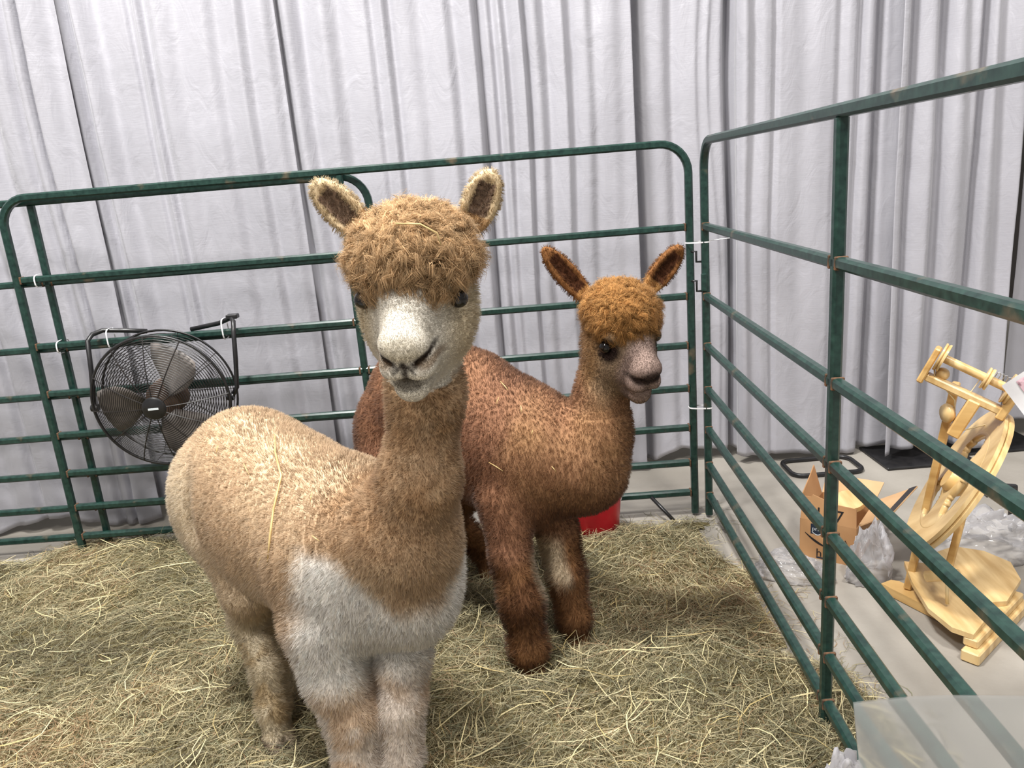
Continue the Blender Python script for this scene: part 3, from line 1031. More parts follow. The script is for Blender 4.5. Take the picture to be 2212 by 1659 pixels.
        for sg in (-1, 1):
            d = np.sqrt(((hx - sg * 0.030) / 0.020) ** 2 + ((hU + 0.074 - sg * (hx - sg * 0.03) * 0.5) / 0.010) ** 2)
            c = mixc(c, dark, smooth(1.25, 0.55, d) * mz)
            d2 = np.sqrt(((hx - sg * 0.042) / 0.022) ** 2 + ((hU + 0.086) / 0.010) ** 2)
            c = mixc(c, lin(150, 120, 86), smooth(1.3, 0.3, d2) * mz * 0.7)
        ph = smooth(0.009, 0.002, np.abs(hx)) * smooth(-0.068, -0.078, hU) * smooth(-0.122, -0.108, hU) * mz
        c = mixc(c, dark, ph * 0.85)
        v_ = np.abs(hx) * 0.7 + (hU + 0.082)
        c = mixc(c, dark, smooth(0.007, 0.002, np.abs(v_ - 0.0)) * (np.abs(hx) < 0.02) * mz * 0.7)
        lip = smooth(1.2, 0.5, np.sqrt((hx / 0.034) ** 2 + ((hU + 0.130) / 0.013) ** 2)) * (hF > 0.12)
        c = mixc(c, lin(98, 88, 74), lip * 0.8)
        nose_t = smooth(1.2, 0.6, np.sqrt((hx / 0.04) ** 2 + ((hU + 0.05) / 0.024) ** 2)) * (hF > 0.13)
        c = mixc(c, lin(234, 224, 202), nose_t * 0.7)
        # hooves
        c = mixc(c, lin(128, 108, 98), smooth(0.055, 0.03, z) * 0.8)
        return c
    def length(P):
        s, t, z = al.loc(P)
        hx, hF, hU = al.hloc(P)
        L = np.full(len(P), 0.0135)
        L = np.where((s > 0.12) & (z < 0.70), 0.021, L)
        L = np.where(z < 0.36, 0.020, L)
        L = np.where(z < 0.10, 0.008, L)
        face = (z > 1.08) & (hF > -0.02)
        L = np.where(face, 0.010, L)
        L = np.where(face & (np.abs(hx) > 0.06) & (hF < 0.05), 0.014, L)
        L = np.where(face & (hF > 0.055 + 0.35 * np.clip(np.abs(hx) - 0.05, 0, 1)), 0.0, L)
        L = np.where((z > 1.12) & (hU > 0.07), 0.007, L)
        # keep eyes clear
        for sg in (-1, 1):
            e = np.linalg.norm(P - al.h(sg * 0.090, 0.072, -0.022), axis=1)
            L = np.where(e < 0.015, 0.0, L)
        return L
    def flow(P, Nh):
        hx, hF, hU = al.hloc(P)
        f = np.tile(np.array([0, 0, -0.55]), (len(P), 1)) - al.f * 0.25
        m = (P[:, 2] > 1.08) & (hF > 0.03)
        f[m] = al.HF * 0.2 - al.HF * 0.9 + al.HU * 0.1
        return f
    root = thing('alpaca', 'pale fawn alpaca with a white bib and woolly topknot, standing in front', 'alpaca', (al.O[0], al.O[1], 0), 'alpacas in the pen')
    me = np_mesh('body', V, Q.ravel(), np.full(len(Q), 4))
    set_color(me, np.clip(color(V), 0, 1))
    body = link_mesh('body', me, MAT['skin'], root)
    def fuzz(P):
        hx, hF, hU = al.hloc(P)
        m = (P[:, 2] > 1.06) & (hF > 0.035) & (length(P) < 0.003)
        for sg in (-1, 1):
            m &= np.linalg.norm(P - al.h(sg * 0.088, 0.070, -0.022), axis=1) > 0.014
        return np.where(m, np.where(hF > 0.14, 0.0024, 0.0040), 0.0)
    grow_fleece(root, V, Q, Nn, ar, 60000, fuzz, color, flow, 0.0008, 103, 0.008, 0.25, name='face_fuzz')
    grow_fleece(root, V, Q, Nn, ar, 190000, length, color, flow, 0.0012, 101, 0.013, 0.55)
    topknot(al, root, (0, -0.005, 0.028), (0.103, 0.098, 0.082), lambda P: np.tile(lin(214, 180, 138), (len(P), 1)) * (0.8 + 0.4 * fbm(P * 25, 8, 2))[:, None], 3400, 102, lock_len=0.036, hang=-0.52, skew=0.42)
    for sg in (-1, 1):
        eyeball(al, root, sg * 0.084, 0.064, -0.020, 0.0168)
    return al

# ------------------------------------------------------------------ brown alpaca behind
def build_brown():
    al = Alpaca((-0.135, 2.315), (0.70, -0.714), (0.312, 2.09, 1.045), (0.36, -0.93), math.radians(24), math.radians(4))
    B = al.B
    b = al.b
    al.ell(b(-0.10, 0.03, 0.69), (0.33, 0.20, 0.255), B, 0.03)
    al.ell(b(0.17, 0.03, 0.63), (0.21, 0.175, 0.225), B, 0.06)
    al.ell(b(-0.26, 0.03, 0.735), (0.21, 0.185, 0.215), B, 0.05)
    al.ell(b(-0.34, -0.06, 0.62), (0.15, 0.125, 0.20), B, 0.022)
    al.ell(b(-0.34, 0.08, 0.62), (0.15, 0.125, 0.20), B, 0.022)
    al.chain([(b(-0.43, 0.03, 0.76), 0.05), (b(-0.50, 0.03, 0.68), 0.045), (b(-0.51, 0.03, 0.57), 0.03)], 0.03)
    al.chain([(b(0.14, 0.03, 0.69), 0.165), (np.array([0.180, 2.15, 0.62]), 0.14), (np.array([0.238, 2.135, 0.72]), 0.088),
              (np.array([0.258, 2.135, 0.84]), 0.066), (np.array([0.285, 2.13, 1.0]), 0.064)], 0.05)
    FR, FL = np.array([-0.015, 2.005, 0]), np.array([0.135, 2.145, 0])
    al.chain([(b(0.21, -0.08, 0.54), 0.085), (b(0.245, -0.115, 0.38), 0.054), (FR + (-0.01, 0.015, 0.25), 0.056), (FR + (0, 0.005, 0.10), 0.050), (FR + (0, 0.0, 0.05), 0.040)], 0.03)
    al.chain([(b(0.22, 0.07, 0.52), 0.085), (np.array([0.105, 2.19, 0.38]), 0.058), (FL + (-0.015, 0.015, 0.25), 0.052), (FL + (0, 0.005, 0.10), 0.046), (FL + (0, 0.0, 0.05), 0.038)], 0.025)
    al.foot(FR, (0.2, -1)); al.foot(FL, (0.2, -1))
    HR, HL = np.array([-0.32, 2.42, 0]), np.array([-0.14, 2.60, 0])
    al.chain([(b(-0.31, -0.10, 0.55), 0.12), (b(-0.20, -0.115, 0.42), 0.085), (b(-0.30, -0.095, 0.27), 0.050), (HR + (-0.015, 0.03, 0.12), 0.042), (HR + (0, 0.0, 0.05), 0.035)], 0.03)
    al.chain([(b(-0.31, 0.12, 0.55), 0.12), (b(-0.22, 0.125, 0.42), 0.085), (b(-0.31, 0.115, 0.27), 0.050), (HL + (-0.015, 0.03, 0.12), 0.042), (HL + (0, 0.0, 0.05), 0.035)], 0.03)
    al.foot(HR, (0.6, -0.8)); al.foot(HL, (0.6, -0.8))
    al.head([((0.232, 2.13, 1.108), (0.118, 2.13, 1.255), (0.45, -1, 0.0)),
             ((0.395, 2.11, 1.12), (0.492, 2.12, 1.232), (0.25, -1, 0.1))], 0.92)
    V, Q = al.make((-0.78, 1.80, -0.02), (0.62, 2.98, 1.32), 0.0055)
    Nn, ar = vert_normals(V, Q)
    brown, red, gold = lin(148, 109, 83), lin(131, 95, 74), lin(170, 132, 96)
    taupe, pinkish, dark = lin(170, 146, 120), lin(162, 140, 130), lin(52, 40, 36)
    def color(P):
        s, t, z = al.loc(P)
        hx, hF, hU = al.hloc(P)
        nz = fbm(P * 8, 25, 3)
        c = np.tile(brown, (len(P), 1))
        c = mixc(c, red, np.clip((nz - 0.4) * 3.0, 0, 1))
        wn = smooth(0.20, 0.34, s + t * 0.15 + (nz - 0.5) * 0.1) * smooth(0.48, 0.60, z)
        c = mixc(c, gold, wn * np.clip(0.6 + (nz - 0.5) * 2, 0.2, 1))
        wl = smooth(0.42, 0.34, z)
        c = mixc(c, mixc(np.tile(lin(150, 110, 76), (len(P), 1)), lin(112, 78, 54), np.clip((fbm(P * 16, 44, 2) - .42) * 4, 0, 1)), wl)
        # pale inner forelegs
        inn = wl * smooth(0.20, 0.26, z) * (s > 0.0) * smooth(-0.085, -0.055, -np.abs(t + 0.027))
        c = mixc(c, lin(214, 198, 172), np.clip(inn, 0, 1) * smooth(0.17, 0.30, z) * 0.9)
        hd = smooth(-0.21, -0.13, hU + (nz - 0.5) * 0.06) * smooth(0.72, 0.84, z)
        wh = smooth(-0.06, 0.03, hF + (nz - 0.5) * 0.05) * hd
        c = mixc(c, lin(170, 136, 98), wh)
        c = mixc(c, taupe, smooth(0.03, 0.08, hF + (nz - 0.5) * 0.04) * hd)
        c = mixc(c, pinkish, smooth(0.095, 0.125, hF) * hd)
        c = mixc(c, lin(178, 134, 84), smooth(0.0, 0.03, hU - hF * 0.15) * (z > 0.95) * (np.abs(hx) < 0.12) * (np.abs(hF) < 0.2))
        for (bs_, tp, fcg) in al.ears:
            bs_, tp = np.array(bs_), np.array(tp)
            a = tp - bs_; L = np.linalg.norm(a); a = a / L
            q = P - bs_
            ta = q @ a
            rad = np.linalg.norm(q - ta[:, None] * a, axis=1)
            ear = (ta > 0.035) & (rad < 0.05) & (hU > 0.04)
            c[ear] = lin(134, 92, 56)
            inner = ear & (rad < 0.019) & (ta < L * 0.85)
            c[inner] = lin(86, 54, 36)
        for sg in (-1, 1):
            e = np.linalg.norm((P - al.h(sg * 0.080, 0.078, -0.030)), axis=1)
            c = mixc(c, lin(58, 44, 40), smooth(0.046, 0.024, e))
        mz = hF > 0.11
        for sg in (-1, 1):
            d = np.sqrt(((hx - sg * 0.026) / 0.022) ** 2 + ((hU + 0.072) / 0.013) ** 2)
            c = mixc(c, dark, smooth(1.3, 0.6, d) * mz)
        nt_ = np.sqrt((hx / 0.033) ** 2 + ((hU + 0.066) / 0.024) ** 2)
        c = mixc(c, lin(72, 58, 54), smooth(1.35, 0.6, nt_) * mz * 0.95)
        return c
    def length(P):
        s, t, z = al.loc(P)
        hx, hF, hU = al.hloc(P)
        L = np.full(len(P), 0.0135)
        L = np.where(z < 0.36, 0.020, L)
        L = np.where(z < 0.08, 0.010, L)
        face = (hF > -0.03) & (np.abs(hU) < 0.26) & (z > 0.78)
        L = np.where(face, 0.010, L)
        L = np.where(face & (hF > 0.05), 0.006, L)
        L = np.where(face & (hF > 0.065 + 0.35 * np.clip(np.abs(hx) - 0.05, 0, 1)), 0.0, L)
        L = np.where((hU > 0.07) & (np.abs(hF) < .2), 0.008, L)
        for sg in (-1, 1):
            e = np.linalg.norm(P - al.h(sg * 0.086, 0.072, -0.026), axis=1)
            L = np.where(e < 0.016, 0.0, L)
        return L
    def flow(P, Nh):
        hx, hF, hU = al.hloc(P)
        f = np.tile(np.array([0, 0, -0.55]), (len(P), 1)) - al.f * 0.25
        m = (P[:, 2] > 0.8) & (hF > 0.03)
        f[m] = -al.HF * 0.7 + al.HU * 0.1
        return f
    root = thing('alpaca', 'reddish brown alpaca with a golden topknot, standing behind the pale one', 'alpaca', (al.O[0], al.O[1], 0), 'alpacas in the pen')
    me = np_mesh('body', V, Q.ravel(), np.full(len(Q), 4))
    set_color(me, np.clip(color(V), 0, 1))
    link_mesh('body', me, MAT['skin'], root)
    def fuzz(P):
        hx, hF, hU = al.hloc(P)
        m = (P[:, 2] > 0.74) & (hF > 0.04) & (np.abs(hU) < 0.26) & (length(P) < 0.003)
        for sg in (-1, 1):
            m &= np.linalg.norm(P - al.h(sg * 0.086, 0.072, -0.026), axis=1) > 0.014
        return np.where(m, np.where(hF > 0.14, 0.0024, 0.004), 0.0)
    grow_fleece(root, V, Q, Nn, ar, 36000, fuzz, color, flow, 0.0009, 203, 0.008, 0.25, name='face_fuzz')
    grow_fleece(root, V, Q, Nn, ar, 130000, length, color, flow, 0.0014, 201, 0.015, 0.55)
    topknot(al, root, (0, 0.0, 0.030), (0.092, 0.092, 0.078), lambda P: np.tile(lin(202, 154, 96), (len(P), 1)) * (0.8 + 0.4 * fbm(P * 25, 18, 2))[:, None], 2400, 202, lock_len=0.032, hang=-0.38)
    for sg in (-1, 1):
        eyeball(al, root, sg * 0.076, 0.064, -0.024, 0.0185)
    return al

pale = build_pale()
brown = build_brown()

# ------------------------------------------------------------------ hay bedding
def hay_edge_right(y):
    """x of the hay's right edge for a given depth y"""
    return np.interp(y, [0.0, 1.5, 1.8, 2.0, 2.3, 2.55, 2.68, 2.80, 2.95, 3.1], [0.93, 0.92, 0.90, 0.84, 0.80, 0.80, 0.70, 0.70, 0.76, 0.74])
def hay_edge_back(x):
    return np.interp(x, [-4, -2.35, -2.12, -2.0, -1.7, -1.2, -0.5, 0.2, 0.45, 0.8], [3.02, 3.05, 3.12, 3.32, 3.20, 3.16, 3.06, 3.02, 2.94, 2.98])
def hay_height(x, y):
    p = np.stack([x, y, np.zeros_like(x)], 1)
    h = 0.045 + 0.075 * (fbm(p * 2.6, 301, 3) - 0.35) + 0.035 * (fbm(p * 9, 302, 2) - 0.5)
    wob = (fbm(p * 6, 303, 2) - 0.5) * 0.16
    e = np.minimum((hay_edge_right(y) - x) + wob, (hay_edge_back(x) - y) + wob)
    fade = smooth(-0.03, 0.14, e)
    # trampled hollows round the feet
    for fx, fy in ((-0.447, 1.565), (-0.345, 1.585), (-0.715, 1.80), (-0.70, 1.985), (-0.015, 2.005), (0.135, 2.145), (-0.32, 2.42), (-0.14, 2.6)):
        h = h - 0.045 * np.exp(-((x - fx) ** 2 + (y - fy + 0.03) ** 2) / 0.0065)
    return np.maximum(h, 0.012) * fade, fade, e

def build_hay():
    r = np.random.default_rng(55)
    # matted base layer
    gx = np.arange(-3.4, 1.05, 0.03); gy = np.arange(0.75, 3.4, 0.03)
    X, Y = np.meshgrid(gx, gy)
    z, fade, e = hay_height(X.ravel(), Y.ravel())
    V = np.stack([X.ravel(), Y.ravel(), z - 0.012 + np.where(fade > 0.05, 0.006, -0.02)], 1)
    nx = len(gx)
    i = (np.arange(len(gy) - 1)[:, None] * nx + np.arange(nx - 1)[None, :]).ravel()
    F = np.stack([i, i + 1, i + nx + 1, i + nx], 1)
    F = F[(fade[F] > 0.12).all(1)]
    used = np.unique(F); mp = np.full(len(V), -1); mp[used] = np.arange(len(used))
    Vb, Fb = V[used], mp[F]
    cb = lin(118, 106, 70)[None] * (0.6 + 0.8 * fbm(Vb * 40, 7, 2))[:, None]
    # stalks
    def stalks(n, lmin, lmax, wmin, wmax, zlo, zhi, pitch, pal, spread_out=0.0):
        x = r.uniform(-3.2, 1.25, n * 2); y = 0.85 + (3.3 - 0.85) * r.random(n * 2) ** 1.15
        # only what the lens could plausibly sweep, a step to each side included
        inside = (np.abs(x) < 0.85 + 0.95 * y)
        x, y = x[inside], y[inside]
        z, fade, e = hay_height(x, y)
        keep = (r.random(len(x)) < fade * 1.2) | ((e > -0.12 - spread_out) & (r.random(len(x)) < 0.05))
        x, y, z, e = x[keep][:n], y[keep][:n], z[keep][:n], e[keep][:n]
        n = len(x)
        a = r.uniform(0, 2 * math.pi, n)
        patch = (fbm(np.stack([x * 3, y * 3, x * 0], 1), 61, 2) - 0.5) * 5
        a = a * 0.75 + patch
        L = r.uniform(lmin, lmax, n) * r.uniform(0.5, 1.0, n)
        tilt = r.normal(0, pitch, n) * smooth(0.0, 0.12, e)
        d = np.stack([np.cos(a) * np.cos(tilt), np.sin(a) * np.cos(tilt), np.sin(tilt)], 1)
        sd = np.stack([-np.sin(a), np.cos(a), np.zeros(n)], 1)
        bend = r.normal(0, 0.16, n); sag = r.uniform(-0.12, 0.06, n)
        c = np.stack([x, y, z + r.uniform(zlo, zhi, n) * np.clip(fade[keep][:n], .15, 1) + 0.004], 1)
        K = 4
        rings = []
        w = r.uniform(wmin, wmax, n)
        roll = r.uniform(-0.9, 0.9, n)
        wd = sd * np.cos(roll)[:, None] + np.array([0, 0, 1.0]) * np.sin(roll)[:, None]
        for k in range(K):
            u = k / (K - 1) - 0.5
            p = c + d * (L * u)[:, None] + sd * (L * bend * 4 * (u * u - 0.08))[:, None]
            p[:, 2] += L * sag * 4 * u * u * np.sign(zhi)
            hgt, _, _ = hay_height(p[:, 0], p[:, 1])
            p[:, 2] = np.maximum(p[:, 2], np.maximum(hgt - 0.008, 0.003))
            t = 1.0 if 0 < k < K - 1 else 0.55
            rings.append(p - wd * (w * t / 2)[:, None]); rings.append(p + wd * (w * t / 2)[:, None])
        P = np.stack(rings, 1)
        base = np.arange(n)[:, None] * (2 * K)
        fs = []
        for k in range(K - 1):
            fs.append(np.stack([base[:, 0] + 2 * k, base[:, 0] + 2 * k + 1, base[:, 0] + 2 * k + 3, base[:, 0] + 2 * k + 2], 1))
        pal = np.array(pal)
        tone = fbm(np.stack([x * 2.2, y * 2.2, x * 0 + 3], 1), 71, 3) + r.normal(0, 0.22, n)
        ci = np.clip(((tone - 0.1) / 0.8 * len(pal)), 0, len(pal) - 1).astype(int)
        col = pal[ci] * r.uniform(0.75, 1.2, n)[:, None]
        return P.reshape(-1, 3), np.concatenate(fs), np.repeat(col, 2 * K, 0)
    pal = [lin(86, 78, 58), lin(114, 106, 80), lin(128, 126, 98), lin(152, 142, 110), lin(176, 164, 128), lin(204, 192, 154), lin(150, 124, 92)]
    sets = [stalks(120000, 0.03, 0.10, 0.0010, 0.0021, -0.010, 0.014, 0.20, pal),
            stalks(34000, 0.05, 0.17, 0.0010, 0.0020, 0.0, 0.024, 0.24, pal[1:]),
            stalks(1700, 0.10, 0.24, 0.0018, 0.0034, 0.006, 0.030, 0.20, [lin(206, 192, 146), lin(220, 206, 160), lin(190, 170, 118)])]
    Vs, Fs, Cs = [Vb], [Fb], [cb]
    off = len(Vb)
    for (v, f, c) in sets:
        Vs.append(v); Fs.append(f + off); Cs.append(c); off += len(v)
    Vall, Fall, Call = np.concatenate(Vs), np.concatenate(Fs), np.concatenate(Cs)
    me = np_mesh('hay_bedding', Vall, Fall.ravel(), np.full(len(Fall), 4), False)
    set_color(me, np.clip(Call, 0, 1))
    o = link_mesh('hay_bedding', me, MAT['hay'])
    tag(o, 'loose golden green hay spread over the pen floor', 'hay', kind='stuff')
build_hay()

def stalk_on(label, P, r=0.0016, group='hay stalks caught in fleece'):
    o = MB().tube(P, [r * 0.6] + [r] * (len(P) - 2) + [r * 0.5], 5).build('hay_stalk', MAT['straw'], None, True)
    return tag(o, label, 'hay stalk', group)
MAT['straw'] = noise_mat('straw', lin(190, 160, 104), lin(222, 196, 140), 30, 0.5)

def snap(body, x, y, z, lift=0.016):
    """drop a point onto the nearest fleece surface seen from the pen's open side"""
    V = body
    P = np.array([x, y, z])
    d = unit(P - CAMP)
    q = V - CAMP
    t = q @ d
    perp = np.linalg.norm(q - t[:, None] * d, axis=1)
    c = np.where(perp < 0.012)[0]
    k = c[np.argmin(t[c])] if len(c) else np.argmin(perp)
    n = unit(CAMP - V[k])
    return V[k] + n * lift

def body_verts(ob):
    co = np.zeros(len(ob.data.vertices) * 3, dtype=np.float32)
    ob.data.vertices.foreach_get('co', co)
    return co.reshape(-1, 3).astype(float)
VA = body_verts(bpy.data.objects['body']); VB = body_verts(bpy.data.objects['body.001'])
stalk_on('long bent hay stalk hanging down the pale alpaca\'s side', [snap(VA, *p, 0.02) for p in
         ((-0.626, 1.9, 0.871), (-0.612, 1.85, 0.842), (-0.600, 1.8, 0.79), (-0.617, 1.75, 0.72), (-0.622, 1.7, 0.665), (-0.638, 1.7, 0.60))], 0.0028)
stalk_on('pale hay stalk lying across the pale alpaca\'s topknot', [al_p for al_p in (np.array([-0.165, 1.262, 1.392]), np.array([-0.125, 1.258, 1.388]), np.array([-0.100, 1.258, 1.372]), np.array([-0.096, 1.262, 1.352]))], 0.0016)
for (p, q) in (((-0.72, 1.9, 0.80), (-0.715, 1.9, 0.765)), ((-0.80, 1.93, 0.82), (-0.79, 1.93, 0.845)), ((-0.50, 1.7, 0.78), (-0.505, 1.7, 0.76)), ((-0.52, 1.7, 0.66), (-0.505, 1.7, 0.645)), ((-0.66, 1.72, 0.60), (-0.672, 1.72, 0.575))):
    stalk_on('short hay stalk caught in the pale alpaca\'s body fleece', [snap(VA, *p), (snap(VA, *p) + snap(VA, *q)) / 2 + np.array([0, -0.003, 0.002]), snap(VA, *q)], 0.0014)
for (p, q) in (((-0.03, 2.3, 0.86), (-0.02, 2.3, 0.83)), ((0.03, 2.25, 0.79), (0.02, 2.25, 0.77)), ((-0.06, 2.25, 0.80), (-0.045, 2.25, 0.825)), ((-0.10, 2.2, 0.62), (-0.055, 2.2, 0.58)), ((0.06, 2.25, 0.71), (0.05, 2.25, 0.695)), ((0.10, 2.15, 0.60), (0.105, 2.15, 0.585))):
    stalk_on('short hay stalk caught in the brown alpaca\'s body fleece', [snap(VB, *p), (snap(VB, *p) + snap(VB, *q)) / 2 + np.array([0, -0.003, 0.002]), snap(VB, *q)], 0.0014)

# ------------------------------------------------------------------ round fan hung on the panel
def build_fan():
    c = Vector((-1.385, 2.958, 0.712))
    ax = Vector((0.02, -1, -0.07)).normalized()
    ux = ax.cross(Vector((0, 0, 1))).normalized() * -1
    uy = ux.cross(ax).normalized() * -1
    if uy.z < 0: uy = -uy
    R = 0.268
    root = thing('drum_fan', 'round black wire cage fan hanging on the back panel', 'fan', (c.x, c.y, c.z))
    def P(r, a, h): return c + ux * (r * math.cos(a)) + uy * (r * math.sin(a)) + ax * h
    def ring(mb, r, h, w, n=56, sides=4):
        mb.tube([P(r, 2 * math.pi * k / n, h) for k in range(n)], w, sides, closed=True)
    dome = lambda r: 0.070 * (1 - (r / R) ** 2.4) + 0.012
    mb = MB()
    for k in range(26):
        r = 0.052 + (R - 0.056) * k / 25.0
        ring(mb, r, dome(r), 0.0015)
    g = mb.build('front_guard', MAT['wire'], root)
    mb = MB()
    for k in range(12):
        a = math.pi / 2 + 2 * math.pi * k / 12 + 0.05
        mb.tube([P(r, a, dome(r) + 0.002) for r in np.linspace(0.045, R, 8)], 0.0021, 5)
    sp_ = mb.build('guard_spokes', MAT['wire'], g)
    sp_['kind'] = 'stuff'; g['kind'] = 'stuff'
    mb = MB()
    for k in range(20):
        r = 0.06 + (R - 0.064) * k / 19.0
        ring(mb, r, -0.085 - 0.02 * (1 - (r / R) ** 2), 0.0015)
    for k in range(10):
        a = 2 * math.pi * k / 10
        mb.tube([P(r, a, -0.087 - 0.02 * (1 - (r / R) ** 2)) for r in np.linspace(0.05, R, 6)] + [P(R, a, 0.0)], 0.0014, 5)
    rg = mb.build('rear_guard', MAT['wire'], root); rg['kind'] = 'stuff'
    mb = MB(); ring(mb, R, 0.010, 0.0055, 72, 8); mb.build('rim', MAT['black'], root, True)
    mb = MB(); ring(mb, R, -0.085, 0.004, 72, 8); mb.build('rear_rim', MAT['black'], root, True)
    hub = MB().lathe([(1e-4, 0.006), (0.040, 0.005), (0.046, 0.0), (0.046, -0.006), (1e-4, -0.006)], P(0, 0, dome(0) + 0.006), ax, 32).build('hub_badge', MAT['black'], root, True, 40)
    MB().box(P(0, 0, dome(0) + 0.0125), (0.040, 0.0015, 0.0075), Matrix((ux, -ax, uy)).transposed()).build('logo_bar', MAT['ink_white'], hub)
    MB().lathe([(1e-4, 0.0), (0.068, 0.0), (0.075, -0.012), (0.075, -0.075), (0.06, -0.088), (1e-4, -0.088)], P(0, 0, -0.012), ax, 32).build('motor', MAT['motor'], root, True, 40)
    for k in range(3):
        a0 = 2 * math.pi * k / 3 + 0.9
        vs, fs = [], []
        nr, na = 7, 7
        for i in range(nr):
            r = 0.055 + (0.235 - 0.055) * i / (nr - 1)
            half = 0.42 + 0.16 * math.sin(math.pi * i / (nr - 1))
            for j in range(na):
                u = j / (na - 1) - 0.5
                vs.append(P(r, a0 + 2 * half * u + 0.25 * i / (nr - 1), 0.012 - 0.055 * u))
        for i in range(nr - 1):
            for j in range(na - 1):
                q = i * na + j
                fs.append((q, q + 1, q + na + 1, q + na))
        o = MB().add(vs, fs).build('blade', MAT['blade'], root, True)
        md = o.modifiers.new('thickness', 'SOLIDIFY'); md.thickness = 0.0015
    # yoke arms hooked over the rail
    y1 = [(-1.46, 3.105, 0.972), (-1.56, 3.098, 0.985), (-1.625, 3.085, 0.993), (-1.652, 3.05, 0.985), (-1.660, 3.02, 0.965), (-1.660, 3.0, 0.85), (-1.672, 2.985, 0.705)]
    y2 = [(-1.28, 3.102, 0.965), (-1.16, 3.092, 0.982), (-1.10, 3.07, 1.003), (-1.083, 3.04, 0.992), (-1.080, 3.015, 0.955), (-1.085, 3.0, 0.85), (-1.098, 2.995, 0.735), (-1.120, 2.985, 0.700)]
    MB().tube(y1, 0.0095, 10).build('yoke_arm', MAT['black'], root, True)
    MB().tube(y2, 0.0095, 10).build('yoke_arm', MAT['black'], root, True)
    for x, s in ((-1.668, -1), (-1.125, 1)):
        MB().lathe([(1e-4, -0.012), (0.014, -0.012), (0.016, 0.0), (0.014, 0.014), (1e-4, 0.014)], (x, 2.983, 0.700), (s, 0, 0), 14).build('clamp_knob', MAT['black'], root, True, 40)
    MB().box((-1.095, 3.075, 1.008), (0.045, 0.035, 0.018), None, 0.003).build('hook_plate', MAT['black'], root)
    return root
build_fan()
zip_tie('white zip tie holding the fan\'s plain curved arm to the rail', (-1.60, 3.088, 0.958), (0, 1, 0), (0, 0, 1), 0.034, 0.040)
zip_tie('white zip tie holding the fan\'s black hook plate to the rail', (-1.135, 3.080, 0.960), (0, 1, 0), (0, 0, 1), 0.034, 0.042)

# ------------------------------------------------------------------ red bucket
def build_bucket():
    cx, cy = 0.272, 2.875
    t = thing('bucket', 'red plastic bucket standing in the hay behind the brown alpaca', 'bucket', (cx, cy, 0))
    MB().lathe([(1e-4, 0.004), (0.105, 0.004), (0.110, 0.012), (0.132, 0.235), (0.140, 0.238), (0.140, 0.222), (0.136, 0.220), (0.134, 0.234), (0.128, 0.234), (0.107, 0.014), (1e-4, 0.012)], (cx, cy, 0), (0, 0, 1), 40).build('pail', MAT['red'], t, True, 40)
    MB().tube([(cx + 0.139 * math.cos(a), cy + 0.139 * math.sin(a) * 0.5, 0.226 - 0.10 * abs(math.sin(a))) for a in np.linspace(math.pi, 2 * math.pi, 14)], 0.0025, 6).build('handle', MAT['steel'], t, True)
build_bucket()

# ------------------------------------------------------------------ cardboard box
def text_mesh(body, size, name, mat, o, ax, ay, parent, off=0.0008):
    cu = bpy.data.curves.new('lettering', 'FONT')
    cu.body = body
    cu.size = size
    tmp = bpy.data.objects.new('lettering', cu)
    COL.objects.link(tmp)
    dg = bpy.context.evaluated_depsgraph_get()
    me = bpy.data.meshes.new_from_object(tmp.evaluated_get(dg))
    bpy.data.objects.remove(tmp)
    ax, ay = Vector(ax).normalized(), Vector(ay).normalized()
    nz = ax.cross(ay)
    for v in me.vertices:
        v.co = Vector(o) + ax * v.co.x + ay * v.co.y + nz * off
    me.materials.clear()
    return link_mesh(name, me, mat, parent)

